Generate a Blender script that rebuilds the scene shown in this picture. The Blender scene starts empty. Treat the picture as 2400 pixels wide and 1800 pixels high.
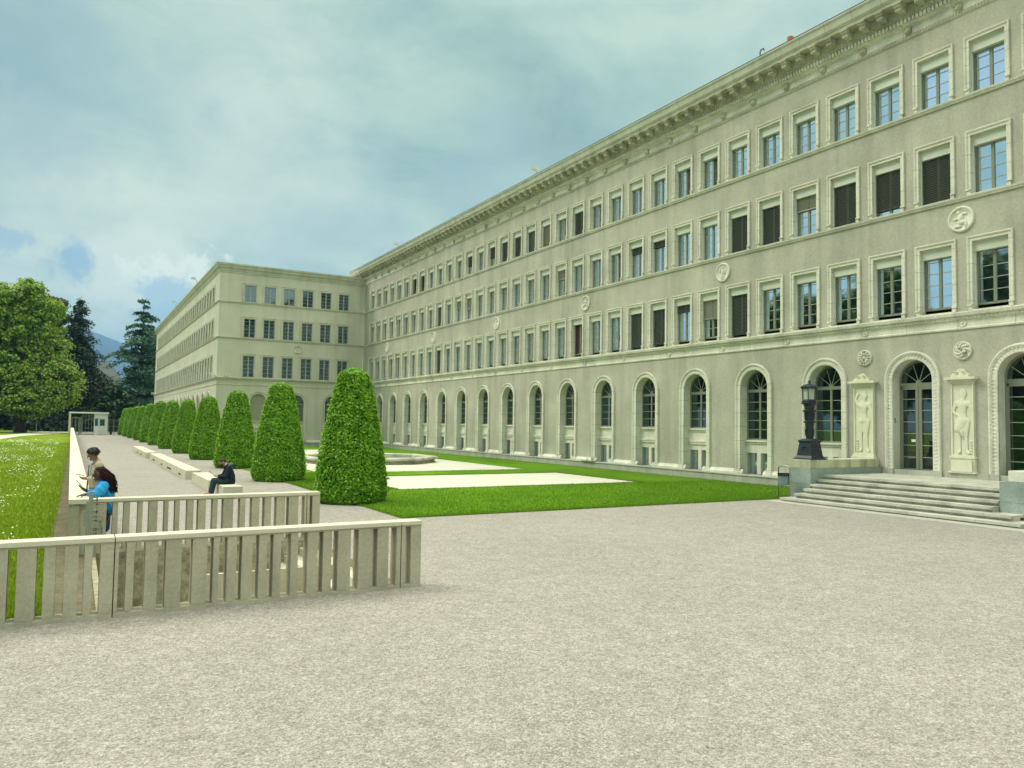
import bpy, bmesh, math, random
import numpy as np
from mathutils import Matrix, Vector
rnd = random.Random(7)
rng = np.random.default_rng(11)
C = bpy.context.scene.collection
S = 0.8167          # the lengths below are in steps of 0.8167 m; every mesh and place is multiplied by this
R_ = math.radians

# ---------------------------------------------------------------- camera
cam = bpy.data.cameras.new('camera'); camo = bpy.data.objects.new('camera', cam); C.objects.link(camo)
rot = Matrix(((0.86639065, -0.03978275, -0.49777964), (-0.49912592, -0.03802872, -0.8656946), (0.01550979, 0.99848443, -0.05280433)))
camo.matrix_world = Matrix.Translation((0, 0, 3.0 * S)) @ rot.to_4x4()
cam.sensor_width = 36; cam.lens = 1775.8 / 2400 * 36
cam.clip_start = 0.1; cam.clip_end = 20000
bpy.context.scene.camera = camo

# ---------------------------------------------------------------- sky and sun
SUN_EL, SUN_AZ = R_(46), R_(-50)        # azimuth from +Y towards +X
world = bpy.data.worlds.new('World'); bpy.context.scene.world = world; world.use_nodes = True
wt = world.node_tree; wt.nodes.clear()
def wn(t, **k):
    n = wt.nodes.new(t)
    for a, b in k.items(): setattr(n, a, b)
    return n
wl = wt.links.new
sky = wn('ShaderNodeTexSky', sky_type='NISHITA', sun_disc=False)
sky.sun_elevation = SUN_EL; sky.sun_rotation = SUN_AZ; sky.air_density = 1.0; sky.dust_density = 1.5
tc = wn('ShaderNodeTexCoord')
sep = wn('ShaderNodeSeparateXYZ'); wl(tc.outputs['Generated'], sep.inputs[0])
# cloud deck: the view direction projected on a plane high above, so clouds flatten towards the horizon
zc = wn('ShaderNodeMath', operation='ADD'); wl(sep.outputs['Z'], zc.inputs[0]); zc.inputs[1].default_value = 0.22
zm = wn('ShaderNodeMath', operation='MAXIMUM'); wl(zc.outputs[0], zm.inputs[0]); zm.inputs[1].default_value = 0.08
dx = wn('ShaderNodeMath', operation='DIVIDE'); wl(sep.outputs['X'], dx.inputs[0]); wl(zm.outputs[0], dx.inputs[1])
dy = wn('ShaderNodeMath', operation='DIVIDE'); wl(sep.outputs['Y'], dy.inputs[0]); wl(zm.outputs[0], dy.inputs[1])
cb = wn('ShaderNodeCombineXYZ'); wl(dx.outputs[0], cb.inputs[0]); wl(dy.outputs[0], cb.inputs[1])
def wnoise(scale, det, rough, off, dist=0.0):
    m = wn('ShaderNodeMapping'); m.inputs['Location'].default_value = off; wl(cb.outputs[0], m.inputs[0])
    n = wn('ShaderNodeTexNoise'); n.inputs['Scale'].default_value = scale; n.inputs['Detail'].default_value = det
    n.inputs['Roughness'].default_value = rough; n.inputs['Distortion'].default_value = dist
    wl(m.outputs[0], n.inputs['Vector']); return n
def ramp(src, pts):
    r = wn('ShaderNodeValToRGB'); e = r.color_ramp.elements
    e[0].position, e[0].color = pts[0][0], pts[0][1]; e[1].position, e[1].color = pts[-1][0], pts[-1][1]
    for p, c in pts[1:-1]:
        q = e.new(p); q.color = c
    wl(src, r.inputs[0]); return r
n1 = wnoise(0.85, 8, 0.55, (9.3, 4.1, 0), 0.5)
r1 = ramp(n1.outputs['Fac'], [(0.32, (2.3, 3.4, 3.15, 1)), (0.44, (2.9, 4.15, 3.7, 1)), (0.55, (3.55, 4.75, 4.15, 1)), (0.66, (4.5, 5.4, 4.6, 1))])
n2 = wnoise(3.0, 9, 0.62, (7.7, 2.2, 0), 0.5)
r2 = ramp(n2.outputs['Fac'], [(0.32, (0.74, 0.82, 0.88, 1)), (0.68, (1.22, 1.15, 1.08, 1))])
mul = wn('ShaderNodeMix', data_type='RGBA', blend_type='MULTIPLY'); mul.inputs[0].default_value = 1.0
wl(r1.outputs[0], mul.inputs[6]); wl(r2.outputs[0], mul.inputs[7])
# sky above the view is brightened well past an overcast deck, and warmed, to add light
zf = wn('ShaderNodeMapRange'); zf.inputs[1].default_value = 0.5; zf.inputs[2].default_value = 0.66; wl(sep.outputs['Z'], zf.inputs[0])
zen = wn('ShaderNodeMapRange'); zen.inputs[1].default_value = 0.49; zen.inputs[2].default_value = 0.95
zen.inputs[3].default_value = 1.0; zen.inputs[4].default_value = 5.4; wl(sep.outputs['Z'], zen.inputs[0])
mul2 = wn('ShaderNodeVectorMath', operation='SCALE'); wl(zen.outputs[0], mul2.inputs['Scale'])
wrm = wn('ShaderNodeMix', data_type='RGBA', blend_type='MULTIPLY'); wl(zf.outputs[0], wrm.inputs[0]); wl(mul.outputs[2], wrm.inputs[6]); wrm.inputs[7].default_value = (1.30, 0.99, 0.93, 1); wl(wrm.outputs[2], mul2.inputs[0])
# breaks in the deck low in the sky show the clear blue
n3 = wnoise(1.15, 3, 0.5, (0.62, -0.35, 0), 0.4)
gap = wn('ShaderNodeMapRange'); gap.inputs[1].default_value = 0.60; gap.inputs[2].default_value = 0.72; wl(n3.outputs['Fac'], gap.inputs[0])
mix = wn('ShaderNodeMix', data_type='RGBA')
gm = wn('ShaderNodeMath', operation='MULTIPLY'); wl(gap.outputs[0], gm.inputs[0]); gm.inputs[1].default_value = 0.7
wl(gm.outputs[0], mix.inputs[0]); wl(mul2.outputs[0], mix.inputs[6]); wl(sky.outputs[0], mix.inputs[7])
def view_dir(u, v):
    d = rot @ Vector((u - 1200, 900 - v, -1775.8)); return d.normalized()
dn = wn('ShaderNodeTexNoise'); dn.inputs['Scale'].default_value = 13.0; dn.inputs['Detail'].default_value = 7; dn.inputs['Roughness'].default_value = 0.6; wl(tc.outputs['Generated'], dn.inputs['Vector'])
dn2 = wn('ShaderNodeTexNoise'); dn2.inputs['Scale'].default_value = 38.0; dn2.inputs['Detail'].default_value = 8; dn2.inputs['Roughness'].default_value = 0.62; wl(tc.outputs['Generated'], dn2.inputs['Vector'])
cur_sky = mix.outputs[2]
def sky_patch(u, v, deg, soft, col, amt, wob=0.6, squash=1.0):
    # a cloud or a clear gap standing in one direction of the sky
    global cur_sky
    d = view_dir(u, v); sb = wn('ShaderNodeVectorMath', operation='SUBTRACT'); wl(tc.outputs['Generated'], sb.inputs[0]); sb.inputs[1].default_value = d
    sc = wn('ShaderNodeVectorMath', operation='MULTIPLY'); wl(sb.outputs[0], sc.inputs[0]); sc.inputs[1].default_value = (1, 1, squash)
    ln = wn('ShaderNodeVectorMath', operation='LENGTH'); wl(sc.outputs[0], ln.inputs[0])
    ms = wn('ShaderNodeMath', operation='MULTIPLY_ADD'); wl((dn if deg > 5 else dn2).outputs['Fac'], ms.inputs[0]); ms.inputs[1].default_value = -wob * R_(deg) * (5 if deg > 5 else 4.5); wl(ln.outputs['Value'], ms.inputs[2])
    mr = wn('ShaderNodeMapRange', interpolation_type='SMOOTHSTEP'); off = R_(deg) * (1 - wob * (2.5 if deg > 5 else 2.25)); mr.inputs[1].default_value = off; mr.inputs[2].default_value = off - R_(deg) * soft
    mr.inputs[3].default_value = 0; mr.inputs[4].default_value = amt; wl(ms.outputs[0], mr.inputs[0])
    x = wn('ShaderNodeMix', data_type='RGBA'); wl(mr.outputs[0], x.inputs[0]); wl(cur_sky, x.inputs[6]); x.inputs[7].default_value = (*col, 1); cur_sky = x.outputs[2]
hz = wn('ShaderNodeMapRange', interpolation_type='SMOOTHSTEP'); hz.inputs[1].default_value = 0.30; hz.inputs[2].default_value = 0.02; hz.inputs[3].default_value = 0; hz.inputs[4].default_value = 0.55; wl(sep.outputs['Z'], hz.inputs[0])
hx = wn('ShaderNodeMix', data_type='RGBA'); wl(hz.outputs[0], hx.inputs[0]); wl(cur_sky, hx.inputs[6]); hx.inputs[7].default_value = (4.9, 5.9, 5.2, 1); cur_sky = hx.outputs[2]
sky_patch(120, 560, 11, 0.9, (5.0, 5.7, 4.9), 0.45, 0.5); sky_patch(560, 330, 14, 0.9, (5.0, 5.8, 5.1), 0.4, 0.5); sky_patch(30, 60, 13, 0.9, (2.2, 3.3, 3.6), 0.55, 0.5)
sky_patch(1150, 420, 10, 0.9, (2.6, 3.75, 3.95), 0.5, 0.5, 2.0); sky_patch(820, 560, 7, 0.9, (2.8, 3.9, 4.15), 0.35, 0.5, 2.5); sky_patch(330, 640, 5.5, 0.7, (5.6, 6.3, 5.3), 0.8, 0.6, 1.5)
sky_patch(415, 650, 3.6, 0.5, (6.6, 7.2, 6.0), 0.8, 0.7, 1.7); sky_patch(400, 712, 3.0, 0.6, (2.4, 4.0, 5.0), 0.7, 0.5, 1.2); sky_patch(165, 618, 1.9, 0.7, (2.1, 3.6, 4.6), 0.8, 0.5, 1.1); sky_patch(15, 560, 2.2, 0.6, (2.2, 3.6, 4.6), 0.6, 0.7, 2.0)
bg = wn('ShaderNodeBackground'); bg.inputs[1].default_value = 0.1
wl(cur_sky, bg.inputs[0]); wo = wn('ShaderNodeOutputWorld'); wl(bg.outputs[0], wo.inputs[0])
sl = bpy.data.lights.new('sun', 'SUN'); sl.energy = 1.5; sl.angle = R_(22); sl.color = (1.0, 0.92, 0.78)
so = bpy.data.objects.new('sun', sl); C.objects.link(so)
sd = Vector((math.sin(SUN_AZ) * math.cos(SUN_EL), math.cos(SUN_AZ) * math.cos(SUN_EL), math.sin(SUN_EL)))
so.rotation_euler = sd.to_track_quat('Z', 'Y').to_euler(); so.location = (0, 0, 60)
vs = bpy.context.scene.view_settings
bpy.context.scene.display_settings.display_device = 'sRGB'
vs.view_transform = 'Standard'; vs.look = 'None'; vs.gamma = 1; vs.use_curve_mapping = False; vs.exposure = 0.57
cy = bpy.context.scene.cycles
cy.max_bounces = 6; cy.diffuse_bounces = 3; cy.glossy_bounces = 3; cy.transmission_bounces = 4; cy.transparent_max_bounces = 6

# ---------------------------------------------------------------- helpers
class MB:
    def __init__(s): s.v = []; s.f = []; s.m = []
    def face(s, pts, m=0):
        b = len(s.v); s.v += [tuple(p) for p in pts]; s.f.append(tuple(range(b, b + len(pts)))); s.m.append(m)
    def box(s, x0, x1, y0, y1, z0, z1, m=0, skip=''):
        b = len(s.v)
        s.v += [(x0,y0,z0),(x1,y0,z0),(x1,y1,z0),(x0,y1,z0),(x0,y0,z1),(x1,y0,z1),(x1,y1,z1),(x0,y1,z1)]
        F = {'b':(0,3,2,1),'t':(4,5,6,7),'s':(0,1,5,4),'e':(1,2,6,5),'n':(2,3,7,6),'w':(3,0,4,7)}
        for k, f in F.items():
            if k not in skip: s.f.append(tuple(b + i for i in f)); s.m.append(m)
    def prism(s, poly, fn0, fn1, m=0, caps=True):
        # poly: 2-D points; fn0/fn1 map a 2-D point to the two ends
        n = len(poly); b = len(s.v)
        s.v += [fn0(*p) for p in poly] + [fn1(*p) for p in poly]
        for i in range(n):
            j = (i + 1) % n; s.f.append((b + i, b + j, b + n + j, b + n + i)); s.m.append(m)
        if caps:
            s.f.append(tuple(b + i for i in range(n))[::-1]); s.m.append(m)
            s.f.append(tuple(b + n + i for i in range(n))); s.m.append(m)
    def lathe(s, prof, c=(0, 0, 0), seg=16, m=0, sq=0.0, rot=0.0, capb=True, capt=True):
        b = len(s.v)
        for r, z in prof:
            for i in range(seg):
                a = rot + 2 * math.pi * i / seg
                s.v.append((c[0] + r * math.cos(a), c[1] + r * math.sin(a), c[2] + z))
        for k in range(len(prof) - 1):
            for i in range(seg):
                j = (i + 1) % seg
                s.f.append((b + k*seg + i, b + k*seg + j, b + (k+1)*seg + j, b + (k+1)*seg + i)); s.m.append(m)
        if capb: s.f.append(tuple(b + i for i in range(seg))[::-1]); s.m.append(m)
        if capt: s.f.append(tuple(b + (len(prof)-1)*seg + i for i in range(seg))); s.m.append(m)
    def tube(s, pts, r, seg=8, m=0):
        pts = [Vector(p) for p in pts]; b = len(s.v); n = len(pts)
        rr = r if isinstance(r, (list, tuple)) else [r] * n
        for k, p in enumerate(pts):
            d = (pts[min(k+1, n-1)] - pts[max(k-1, 0)]).normalized()
            u = d.cross(Vector((0, 0, 1)))
            if u.length < 0.05: u = d.cross(Vector((1, 0, 0)))
            u.normalize(); w = d.cross(u)
            for i in range(seg):
                a = 2 * math.pi * i / seg
                s.v.append(tuple(p + (u * math.cos(a) + w * math.sin(a)) * rr[k]))
        for k in range(n - 1):
            for i in range(seg):
                j = (i + 1) % seg
                s.f.append((b+k*seg+i, b+k*seg+j, b+(k+1)*seg+j, b+(k+1)*seg+i)); s.m.append(m)
        s.f.append(tuple(b + i for i in range(seg))[::-1]); s.m.append(m)
        s.f.append(tuple(b + (n-1)*seg + i for i in range(seg))); s.m.append(m)
    def ball(s, c, r, seg=10, rings=7, m=0):
        rx, ry, rz = r if isinstance(r, (list, tuple)) else (r, r, r)
        b = len(s.v)
        for k in range(1, rings):
            t = math.pi * k / rings
            for i in range(seg):
                a = 2 * math.pi * i / seg
                s.v.append((c[0]+rx*math.sin(t)*math.cos(a), c[1]+ry*math.sin(t)*math.sin(a), c[2]+rz*math.cos(t)))
        top = len(s.v); s.v.append((c[0], c[1], c[2]+rz)); bot = len(s.v); s.v.append((c[0], c[1], c[2]-rz))
        for k in range(rings - 2):
            for i in range(seg):
                j = (i + 1) % seg
                s.f.append((b+k*seg+i, b+(k+1)*seg+i, b+(k+1)*seg+j, b+k*seg+j)); s.m.append(m)
        for i in range(seg):
            j = (i + 1) % seg
            s.f.append((top, b+i, b+j)); s.m.append(m)
            s.f.append((bot, b+(rings-2)*seg+j, b+(rings-2)*seg+i)); s.m.append(m)
    def add(s, o, fn=lambda p: p, m=None):
        b = len(s.v); s.v += [tuple(fn(p)) for p in o.v]
        s.f += [tuple(b + i for i in f) for f in o.f]; s.m += [x if m is None else m for x in o.m]

ORI = {}
def ob(name, mb, mats, parent=None, origin=None, smooth=False, bevel=0.0):
    if origin is None: origin = ORI[parent.name] if parent else (0, 0, 0)
    me = bpy.data.meshes.new(name)
    o = origin
    me.from_pydata([((x-o[0])*S, (y-o[1])*S, (z-o[2])*S) for x, y, z in mb.v], [], mb.f)
    for mt in (mats if isinstance(mats, (list, tuple)) else [mats]): me.materials.append(mt)
    me.polygons.foreach_set('material_index', mb.m)
    if smooth: me.polygons.foreach_set('use_smooth', [True] * len(mb.f))
    me.update()
    return link(name, me, parent, origin, bevel)
def link(name, me, parent, origin, bevel=0.0):
    b = bpy.data.objects.new(name, me); C.objects.link(b)
    po = (0, 0, 0)
    if parent: b.parent = parent; po = ORI[parent.name]
    b.location = tuple((origin[i] - po[i]) * S for i in range(3)); ORI[b.name] = tuple(origin)
    if bevel:
        md = b.modifiers.new('bevel', 'BEVEL'); md.width = bevel * S; md.segments = 2; md.limit_method = 'ANGLE'; md.angle_limit = R_(40)
    return b
def tag(o, label=None, cat=None, group=None, kind=None):
    if label: o['label'] = label
    if cat: o['category'] = cat
    if group: o['group'] = group
    if kind: o['kind'] = kind
    return o
def empty(name, loc, rz=0.0):
    o = bpy.data.objects.new(name, None); C.objects.link(o); o.location = tuple(c * S for c in loc)
    o.rotation_euler = (0, 0, rz); o.empty_display_size = 0.2; ORI[o.name] = tuple(loc); return o
def copy_tree(o, parent=None):
    c = o.copy(); C.objects.link(c)
    if parent: c.parent = parent
    for ch in list(o.children): copy_tree(ch, c)
    return c

# ---------------------------------------------------------------- materials
def mat(name, col, rough=0.8, spec=0.3, metal=0.0, n_scale=0.0, n_amt=0.12, n2=0.0, n2_amt=0.1, bump=0.0, bump_scale=20.0,
        col2=None, fac=(0.4, 0.6), ior=None, trans=0.0, coat=0.0, stains=0.0, joints=None, island=0.0):
    m = bpy.data.materials.new(name); m.use_nodes = True; t = m.node_tree; t.nodes.clear(); L = t.links.new
    out = t.nodes.new('ShaderNodeOutputMaterial'); b = t.nodes.new('ShaderNodeBsdfPrincipled')
    b.inputs['Roughness'].default_value = rough; b.inputs['Metallic'].default_value = metal
    b.inputs['Specular IOR Level'].default_value = spec
    if ior: b.inputs['IOR'].default_value = ior
    if coat: b.inputs['Coat Weight'].default_value = coat
    c4 = (*col, 1)
    geo = t.nodes.new('ShaderNodeNewGeometry')
    cur = None
    def noise(scale, det=4, rough_=0.55):
        n = t.nodes.new('ShaderNodeTexNoise'); n.inputs['Scale'].default_value = scale; n.inputs['Detail'].default_value = det
        n.inputs['Roughness'].default_value = rough_; L(geo.outputs['Position'], n.inputs['Vector']); return n
    rgb = t.nodes.new('ShaderNodeRGB'); rgb.outputs[0].default_value = c4; cur = rgb.outputs[0]
    if col2:
        n = noise(n_scale or 2.0, 6, 0.6); mr = t.nodes.new('ShaderNodeMapRange'); mr.inputs[1].default_value = fac[0]; mr.inputs[2].default_value = fac[1]
        L(n.outputs['Fac'], mr.inputs[0]); x = t.nodes.new('ShaderNodeMix'); x.data_type = 'RGBA'
        L(mr.outputs[0], x.inputs[0]); L(cur, x.inputs[6]); x.inputs[7].default_value = (*col2, 1); cur = x.outputs[2]
    def scale_by(src, lo, hi, a=0.3, b_=0.7):
        nonlocal cur
        mr = t.nodes.new('ShaderNodeMapRange'); mr.inputs[1].default_value = a; mr.inputs[2].default_value = b_
        mr.inputs[3].default_value = lo; mr.inputs[4].default_value = hi; L(src, mr.inputs[0])
        v = t.nodes.new('ShaderNodeVectorMath'); v.operation = 'SCALE'; L(cur, v.inputs[0]); L(mr.outputs[0], v.inputs['Scale']); cur = v.outputs[0]
    if n_scale and not col2: scale_by(noise(n_scale, 5, 0.6).outputs['Fac'], 1 - n_amt, 1 + n_amt)
    if n2: scale_by(noise(n2, 3, 0.7).outputs['Fac'], 1 - n2_amt, 1 + n2_amt)
    if stains:   # rain streaks: noise stretched down the wall
        mp = t.nodes.new('ShaderNodeMapping'); mp.inputs['Scale'].default_value = (1.6, 1.6, 0.16); L(geo.outputs['Position'], mp.inputs[0])
        n = t.nodes.new('ShaderNodeTexNoise'); n.inputs['Scale'].default_value = 1.0; n.inputs['Detail'].default_value = 5; L(mp.outputs[0], n.inputs['Vector'])
        scale_by(n.outputs['Fac'], 1 - stains, 1 + stains * 0.3, 0.35, 0.55)
    if island: scale_by(geo.outputs['Random Per Island'], 1 - island, 1 + island, 0, 1)
    if joints:   # thin dark joints between blocks: (axis, spacing, width)
        sp = t.nodes.new('ShaderNodeSeparateXYZ'); L(geo.outputs['Position'], sp.inputs[0])
        for ax, spc, wd in joints:
            dv = t.nodes.new('ShaderNodeMath'); dv.operation = 'DIVIDE'; L(sp.outputs[ax], dv.inputs[0]); dv.inputs[1].default_value = spc
            fr = t.nodes.new('ShaderNodeMath'); fr.operation = 'FRACT'; L(dv.outputs[0], fr.inputs[0])
            gt = t.nodes.new('ShaderNodeMath'); gt.operation = 'GREATER_THAN'; L(fr.outputs[0], gt.inputs[0]); gt.inputs[1].default_value = wd / spc
            scale_by(gt.outputs[0], 0.6, 1.0, 0, 1)
    L(cur, b.inputs['Base Color'])
    if bump:
        n = noise(bump_scale, 4, 0.65); bp = t.nodes.new('ShaderNodeBump'); bp.inputs['Strength'].default_value = bump
        bp.inputs['Distance'].default_value = 0.02; L(n.outputs['Fac'], bp.inputs['Height']); L(bp.outputs[0], b.inputs['Normal'])
    sh = b.outputs[0]
    if trans:
        tr = t.nodes.new('ShaderNodeBsdfTranslucent'); L(cur, tr.inputs[0]); mx = t.nodes.new('ShaderNodeMixShader'); mx.inputs[0].default_value = trans
        L(sh, mx.inputs[1]); L(tr.outputs[0], mx.inputs[2]); sh = mx.outputs[0]
    L(sh, out.inputs[0]); return m
PLASTER = mat('plaster', (0.425, 0.415, 0.335), 0.9, 0.2, n_scale=0.45, n_amt=0.14, n2=14, n2_amt=0.12, bump=0.35, bump_scale=60, stains=0.12)
PLASTER2 = mat('smooth_plaster', (0.555, 0.545, 0.445), 0.9, 0.2, n_scale=0.35, n_amt=0.08, n2=12, n2_amt=0.05, bump=0.2, bump_scale=60, stains=0.07)
TRIM = mat('limestone', (0.66, 0.65, 0.545), 0.8, 0.25, n_scale=0.9, n_amt=0.14, n2=9, n2_amt=0.08, bump=0.25, bump_scale=40, stains=0.10)
TRIMJ = mat('jointed_limestone', (0.64, 0.63, 0.52), 0.8, 0.25, n_scale=0.9, n_amt=0.12, n2=9, n2_amt=0.08, bump=0.2, bump_scale=40, joints=[(2, 0.62, 0.018)])
TRIMY = mat('frieze_limestone', (0.66, 0.65, 0.54), 0.8, 0.25, n_scale=0.9, n_amt=0.16, n2=9, n2_amt=0.08, joints=[(1, 1.83, 0.02)], stains=0.08)
CORN = mat('cornice_stone', (0.45, 0.44, 0.335), 0.85, 0.2, n_scale=0.8, n_amt=0.16, n2=7, n2_amt=0.1, stains=0.18)
SIMA = mat('cornice_gutter_stone', (0.50, 0.51, 0.41), 0.8, 0.2, n_scale=0.6, n_amt=0.1, joints=[(1, 1.2, 0.02)], stains=0.12)
GRANITE = mat('grey_granite', (0.40, 0.41, 0.34), 0.7, 0.3, n_scale=1.2, n_amt=0.14, n2=40, n2_amt=0.15, bump=0.15, joints=[(1, 1.5, 0.012)], stains=0.15)
BLUEG = mat('blue_granite', (0.27, 0.33, 0.29), 0.55, 0.4, n_scale=1.6, n_amt=0.22, n2=30, n2_amt=0.2, joints=[(2, 0.54, 0.012)])
STEP = mat('step_granite', (0.46, 0.455, 0.385), 0.75, 0.3, n_scale=1.4, n_amt=0.16, n2=30, n2_amt=0.16, stains=0.2, joints=[(1, 1.9, 0.015)])
FRAME = mat('olive_grey_frame_paint', (0.20, 0.22, 0.16), 0.5, 0.4)
WFRAME = mat('pale_glazing_bar_paint', (0.34, 0.37, 0.30), 0.5, 0.4)
SHUT = mat('shutter_box_paint', (0.55, 0.59, 0.48), 0.6, 0.3, n_scale=1.2, n_amt=0.08)
LOUV = mat('dark_slat_metal', (0.03, 0.045, 0.036), 0.45, 0.5)
LOUVL = mat('pale_slat_metal', (0.40, 0.41, 0.32), 0.5, 0.4)
IRON = mat('dark_blue_iron', (0.012, 0.02, 0.032), 0.42, 0.5, n_scale=8, n_amt=0.3, bump=0.3, bump_scale=40)
LGLASS = mat('frosted_lantern_glass', (0.42, 0.48, 0.38), 0.3, 0.5)
STEEL = mat('brushed_steel', (0.34, 0.37, 0.30), 0.35, 0.6, metal=0.4)
CONC = mat('cast_concrete', (0.44, 0.415, 0.31), 0.85, 0.25, n_scale=1.6, n_amt=0.14, n2=22, n2_amt=0.12, bump=0.35, bump_scale=35, stains=0.12)
COPE = mat('pale_coping_concrete', (0.60, 0.575, 0.45), 0.75, 0.3, n_scale=1.3, n_amt=0.05, n2=25, n2_amt=0.05)
BENCHC = mat('bench_concrete', (0.56, 0.54, 0.42), 0.8, 0.3, n_scale=1.5, n_amt=0.08, n2=20, n2_amt=0.06, stains=0.06)
PAVE = mat('pale_paving', (0.56, 0.545, 0.46), 0.85, 0.2, n_scale=0.5, n_amt=0.06, n2=5, n2_amt=0.06)
DARKSLOT = mat('recess_dark', (0.06, 0.06, 0.045), 0.9)
WHITE = mat('white_paint', (0.72, 0.74, 0.68), 0.5, 0.4)
RED = mat('red_clay', (0.42, 0.12, 0.07), 0.7)
def glass(name, col, tint, refl):
    m = bpy.data.materials.new(name); m.use_nodes = True; t = m.node_tree; t.nodes.clear(); L = t.links.new
    out = t.nodes.new('ShaderNodeOutputMaterial'); d = t.nodes.new('ShaderNodeBsdfDiffuse'); d.inputs[0].default_value = (*col, 1)
    g = t.nodes.new('ShaderNodeBsdfGlossy'); g.inputs[0].default_value = (*tint, 1); g.inputs[1].default_value = 0.03
    lw = t.nodes.new('ShaderNodeLayerWeight'); lw.inputs[0].default_value = 0.5
    mr = t.nodes.new('ShaderNodeMapRange'); mr.inputs[3].default_value = refl; mr.inputs[4].default_value = 0.95; L(lw.outputs['Fresnel'], mr.inputs[0])
    geo = t.nodes.new('ShaderNodeNewGeometry'); n = t.nodes.new('ShaderNodeTexNoise'); n.inputs['Scale'].default_value = 0.9; n.inputs['Detail'].default_value = 1
    L(geo.outputs['Position'], n.inputs['Vector']); bp = t.nodes.new('ShaderNodeBump'); bp.inputs['Strength'].default_value = 0.05; bp.inputs['Distance'].default_value = 0.03
    L(n.outputs['Fac'], bp.inputs['Height']); L(bp.outputs[0], g.inputs['Normal'])
    mx = t.nodes.new('ShaderNodeMixShader'); L(mr.outputs[0], mx.inputs[0]); L(d.outputs[0], mx.inputs[1]); L(g.outputs[0], mx.inputs[2]); L(mx.outputs[0], out.inputs[0]); return m
GLASS = glass('window_glass', (0.012, 0.02, 0.022), (0.70, 0.83, 0.96), 0.25)
DGLASS = glass('dark_door_glass', (0.006, 0.010, 0.008), (0.7, 0.85, 0.9), 0.05)
CURT = mat('dull_red_curtain', (0.045, 0.018, 0.016), 0.9)
AGLASS = glass('shaded_glass', (0.008, 0.013, 0.012), (0.6, 0.8, 0.85), 0.06)

def ground_mat(name, c1, c2, c3, s1, s2, s3, bump, bs, speck=None, big=0.08, det2=5, r2=0.75, sd=2):
    m = bpy.data.materials.new(name); m.use_nodes = True; t = m.node_tree; t.nodes.clear(); L = t.links.new
    out = t.nodes.new('ShaderNodeOutputMaterial'); b = t.nodes.new('ShaderNodeBsdfPrincipled'); b.inputs['Roughness'].default_value = 0.95
    b.inputs['Specular IOR Level'].default_value = 0.1
    geo = t.nodes.new('ShaderNodeNewGeometry')
    def noise(s, d=4, r=0.6):
        n = t.nodes.new('ShaderNodeTexNoise'); n.inputs['Scale'].default_value = s; n.inputs['Detail'].default_value = d; n.inputs['Roughness'].default_value = r
        L(geo.outputs['Position'], n.inputs['Vector']); return n.outputs['Fac']
    def mixc(a, bcol, f, lo, hi):
        mr = t.nodes.new('ShaderNodeMapRange'); mr.inputs[1].default_value = lo; mr.inputs[2].default_value = hi; L(f, mr.inputs[0])
        x = t.nodes.new('ShaderNodeMix'); x.data_type = 'RGBA'; L(mr.outputs[0], x.inputs[0])
        if isinstance(a, tuple): x.inputs[6].default_value = (*a, 1)
        else: L(a, x.inputs[6])
        x.inputs[7].default_value = (*bcol, 1); return x.outputs[2]
    cur = mixc(c1, c2, noise(s1, 3), 0.35, 0.65)
    cur = mixc(cur, c3, noise(s2, det2, r2), 0.45, 0.75)
    mr = t.nodes.new('ShaderNodeMapRange'); mr.inputs[1].default_value = 0.3; mr.inputs[2].default_value = 0.7; mr.inputs[3].default_value = 1 - big; mr.inputs[4].default_value = 1 + big
    L(noise(s3, 3), mr.inputs[0]); v = t.nodes.new('ShaderNodeVectorMath'); v.operation = 'SCALE'; L(cur, v.inputs[0]); L(mr.outputs[0], v.inputs['Scale']); cur = v.outputs[0]
    if speck: cur = mixc(cur, speck[0], noise(speck[1], sd, 0.8 if sd > 2 else 0.5), speck[2], speck[3])
    L(cur, b.inputs['Base Color'])
    bp = t.nodes.new('ShaderNodeBump'); bp.inputs['Strength'].default_value = bump; bp.inputs['Distance'].default_value = 0.03
    L(noise(bs, 4, 0.7), bp.inputs['Height']); L(bp.outputs[0], b.inputs['Normal']); L(b.outputs[0], out.inputs[0]); return m
GRAVEL = ground_mat('gravel', (0.455, 0.42, 0.355), (0.48, 0.445, 0.38), (0.06, 0.052, 0.042), 0.5, 20, 0.25, 0.7, 70, ((0.74, 0.70, 0.62), 33, 0.54, 0.74), big=0.04, det2=10, r2=0.84, sd=8)
LAWN = ground_mat('clipped_lawn', (0.085, 0.21, 0.006), (0.135, 0.26, 0.010), (0.055, 0.14, 0.005), 0.5, 22, 0.12, 0.9, 40, big=0.22)
MEADOW = ground_mat('meadow_grass', (0.15, 0.24, 0.010), (0.24, 0.31, 0.02), (0.045, 0.12, 0.008), 0.7, 14, 0.1, 1.0, 30, big=0.2)
PATH = ground_mat('pale_path', (0.55, 0.52, 0.42), (0.60, 0.57, 0.47), (0.45, 0.42, 0.33), 0.5, 20, 0.2, 0.3, 30)
SOIL = ground_mat('stony_soil', (0.16, 0.14, 0.09), (0.22, 0.2, 0.13), (0.07, 0.06, 0.035), 2, 16, 0.4, 1.0, 30)
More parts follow.
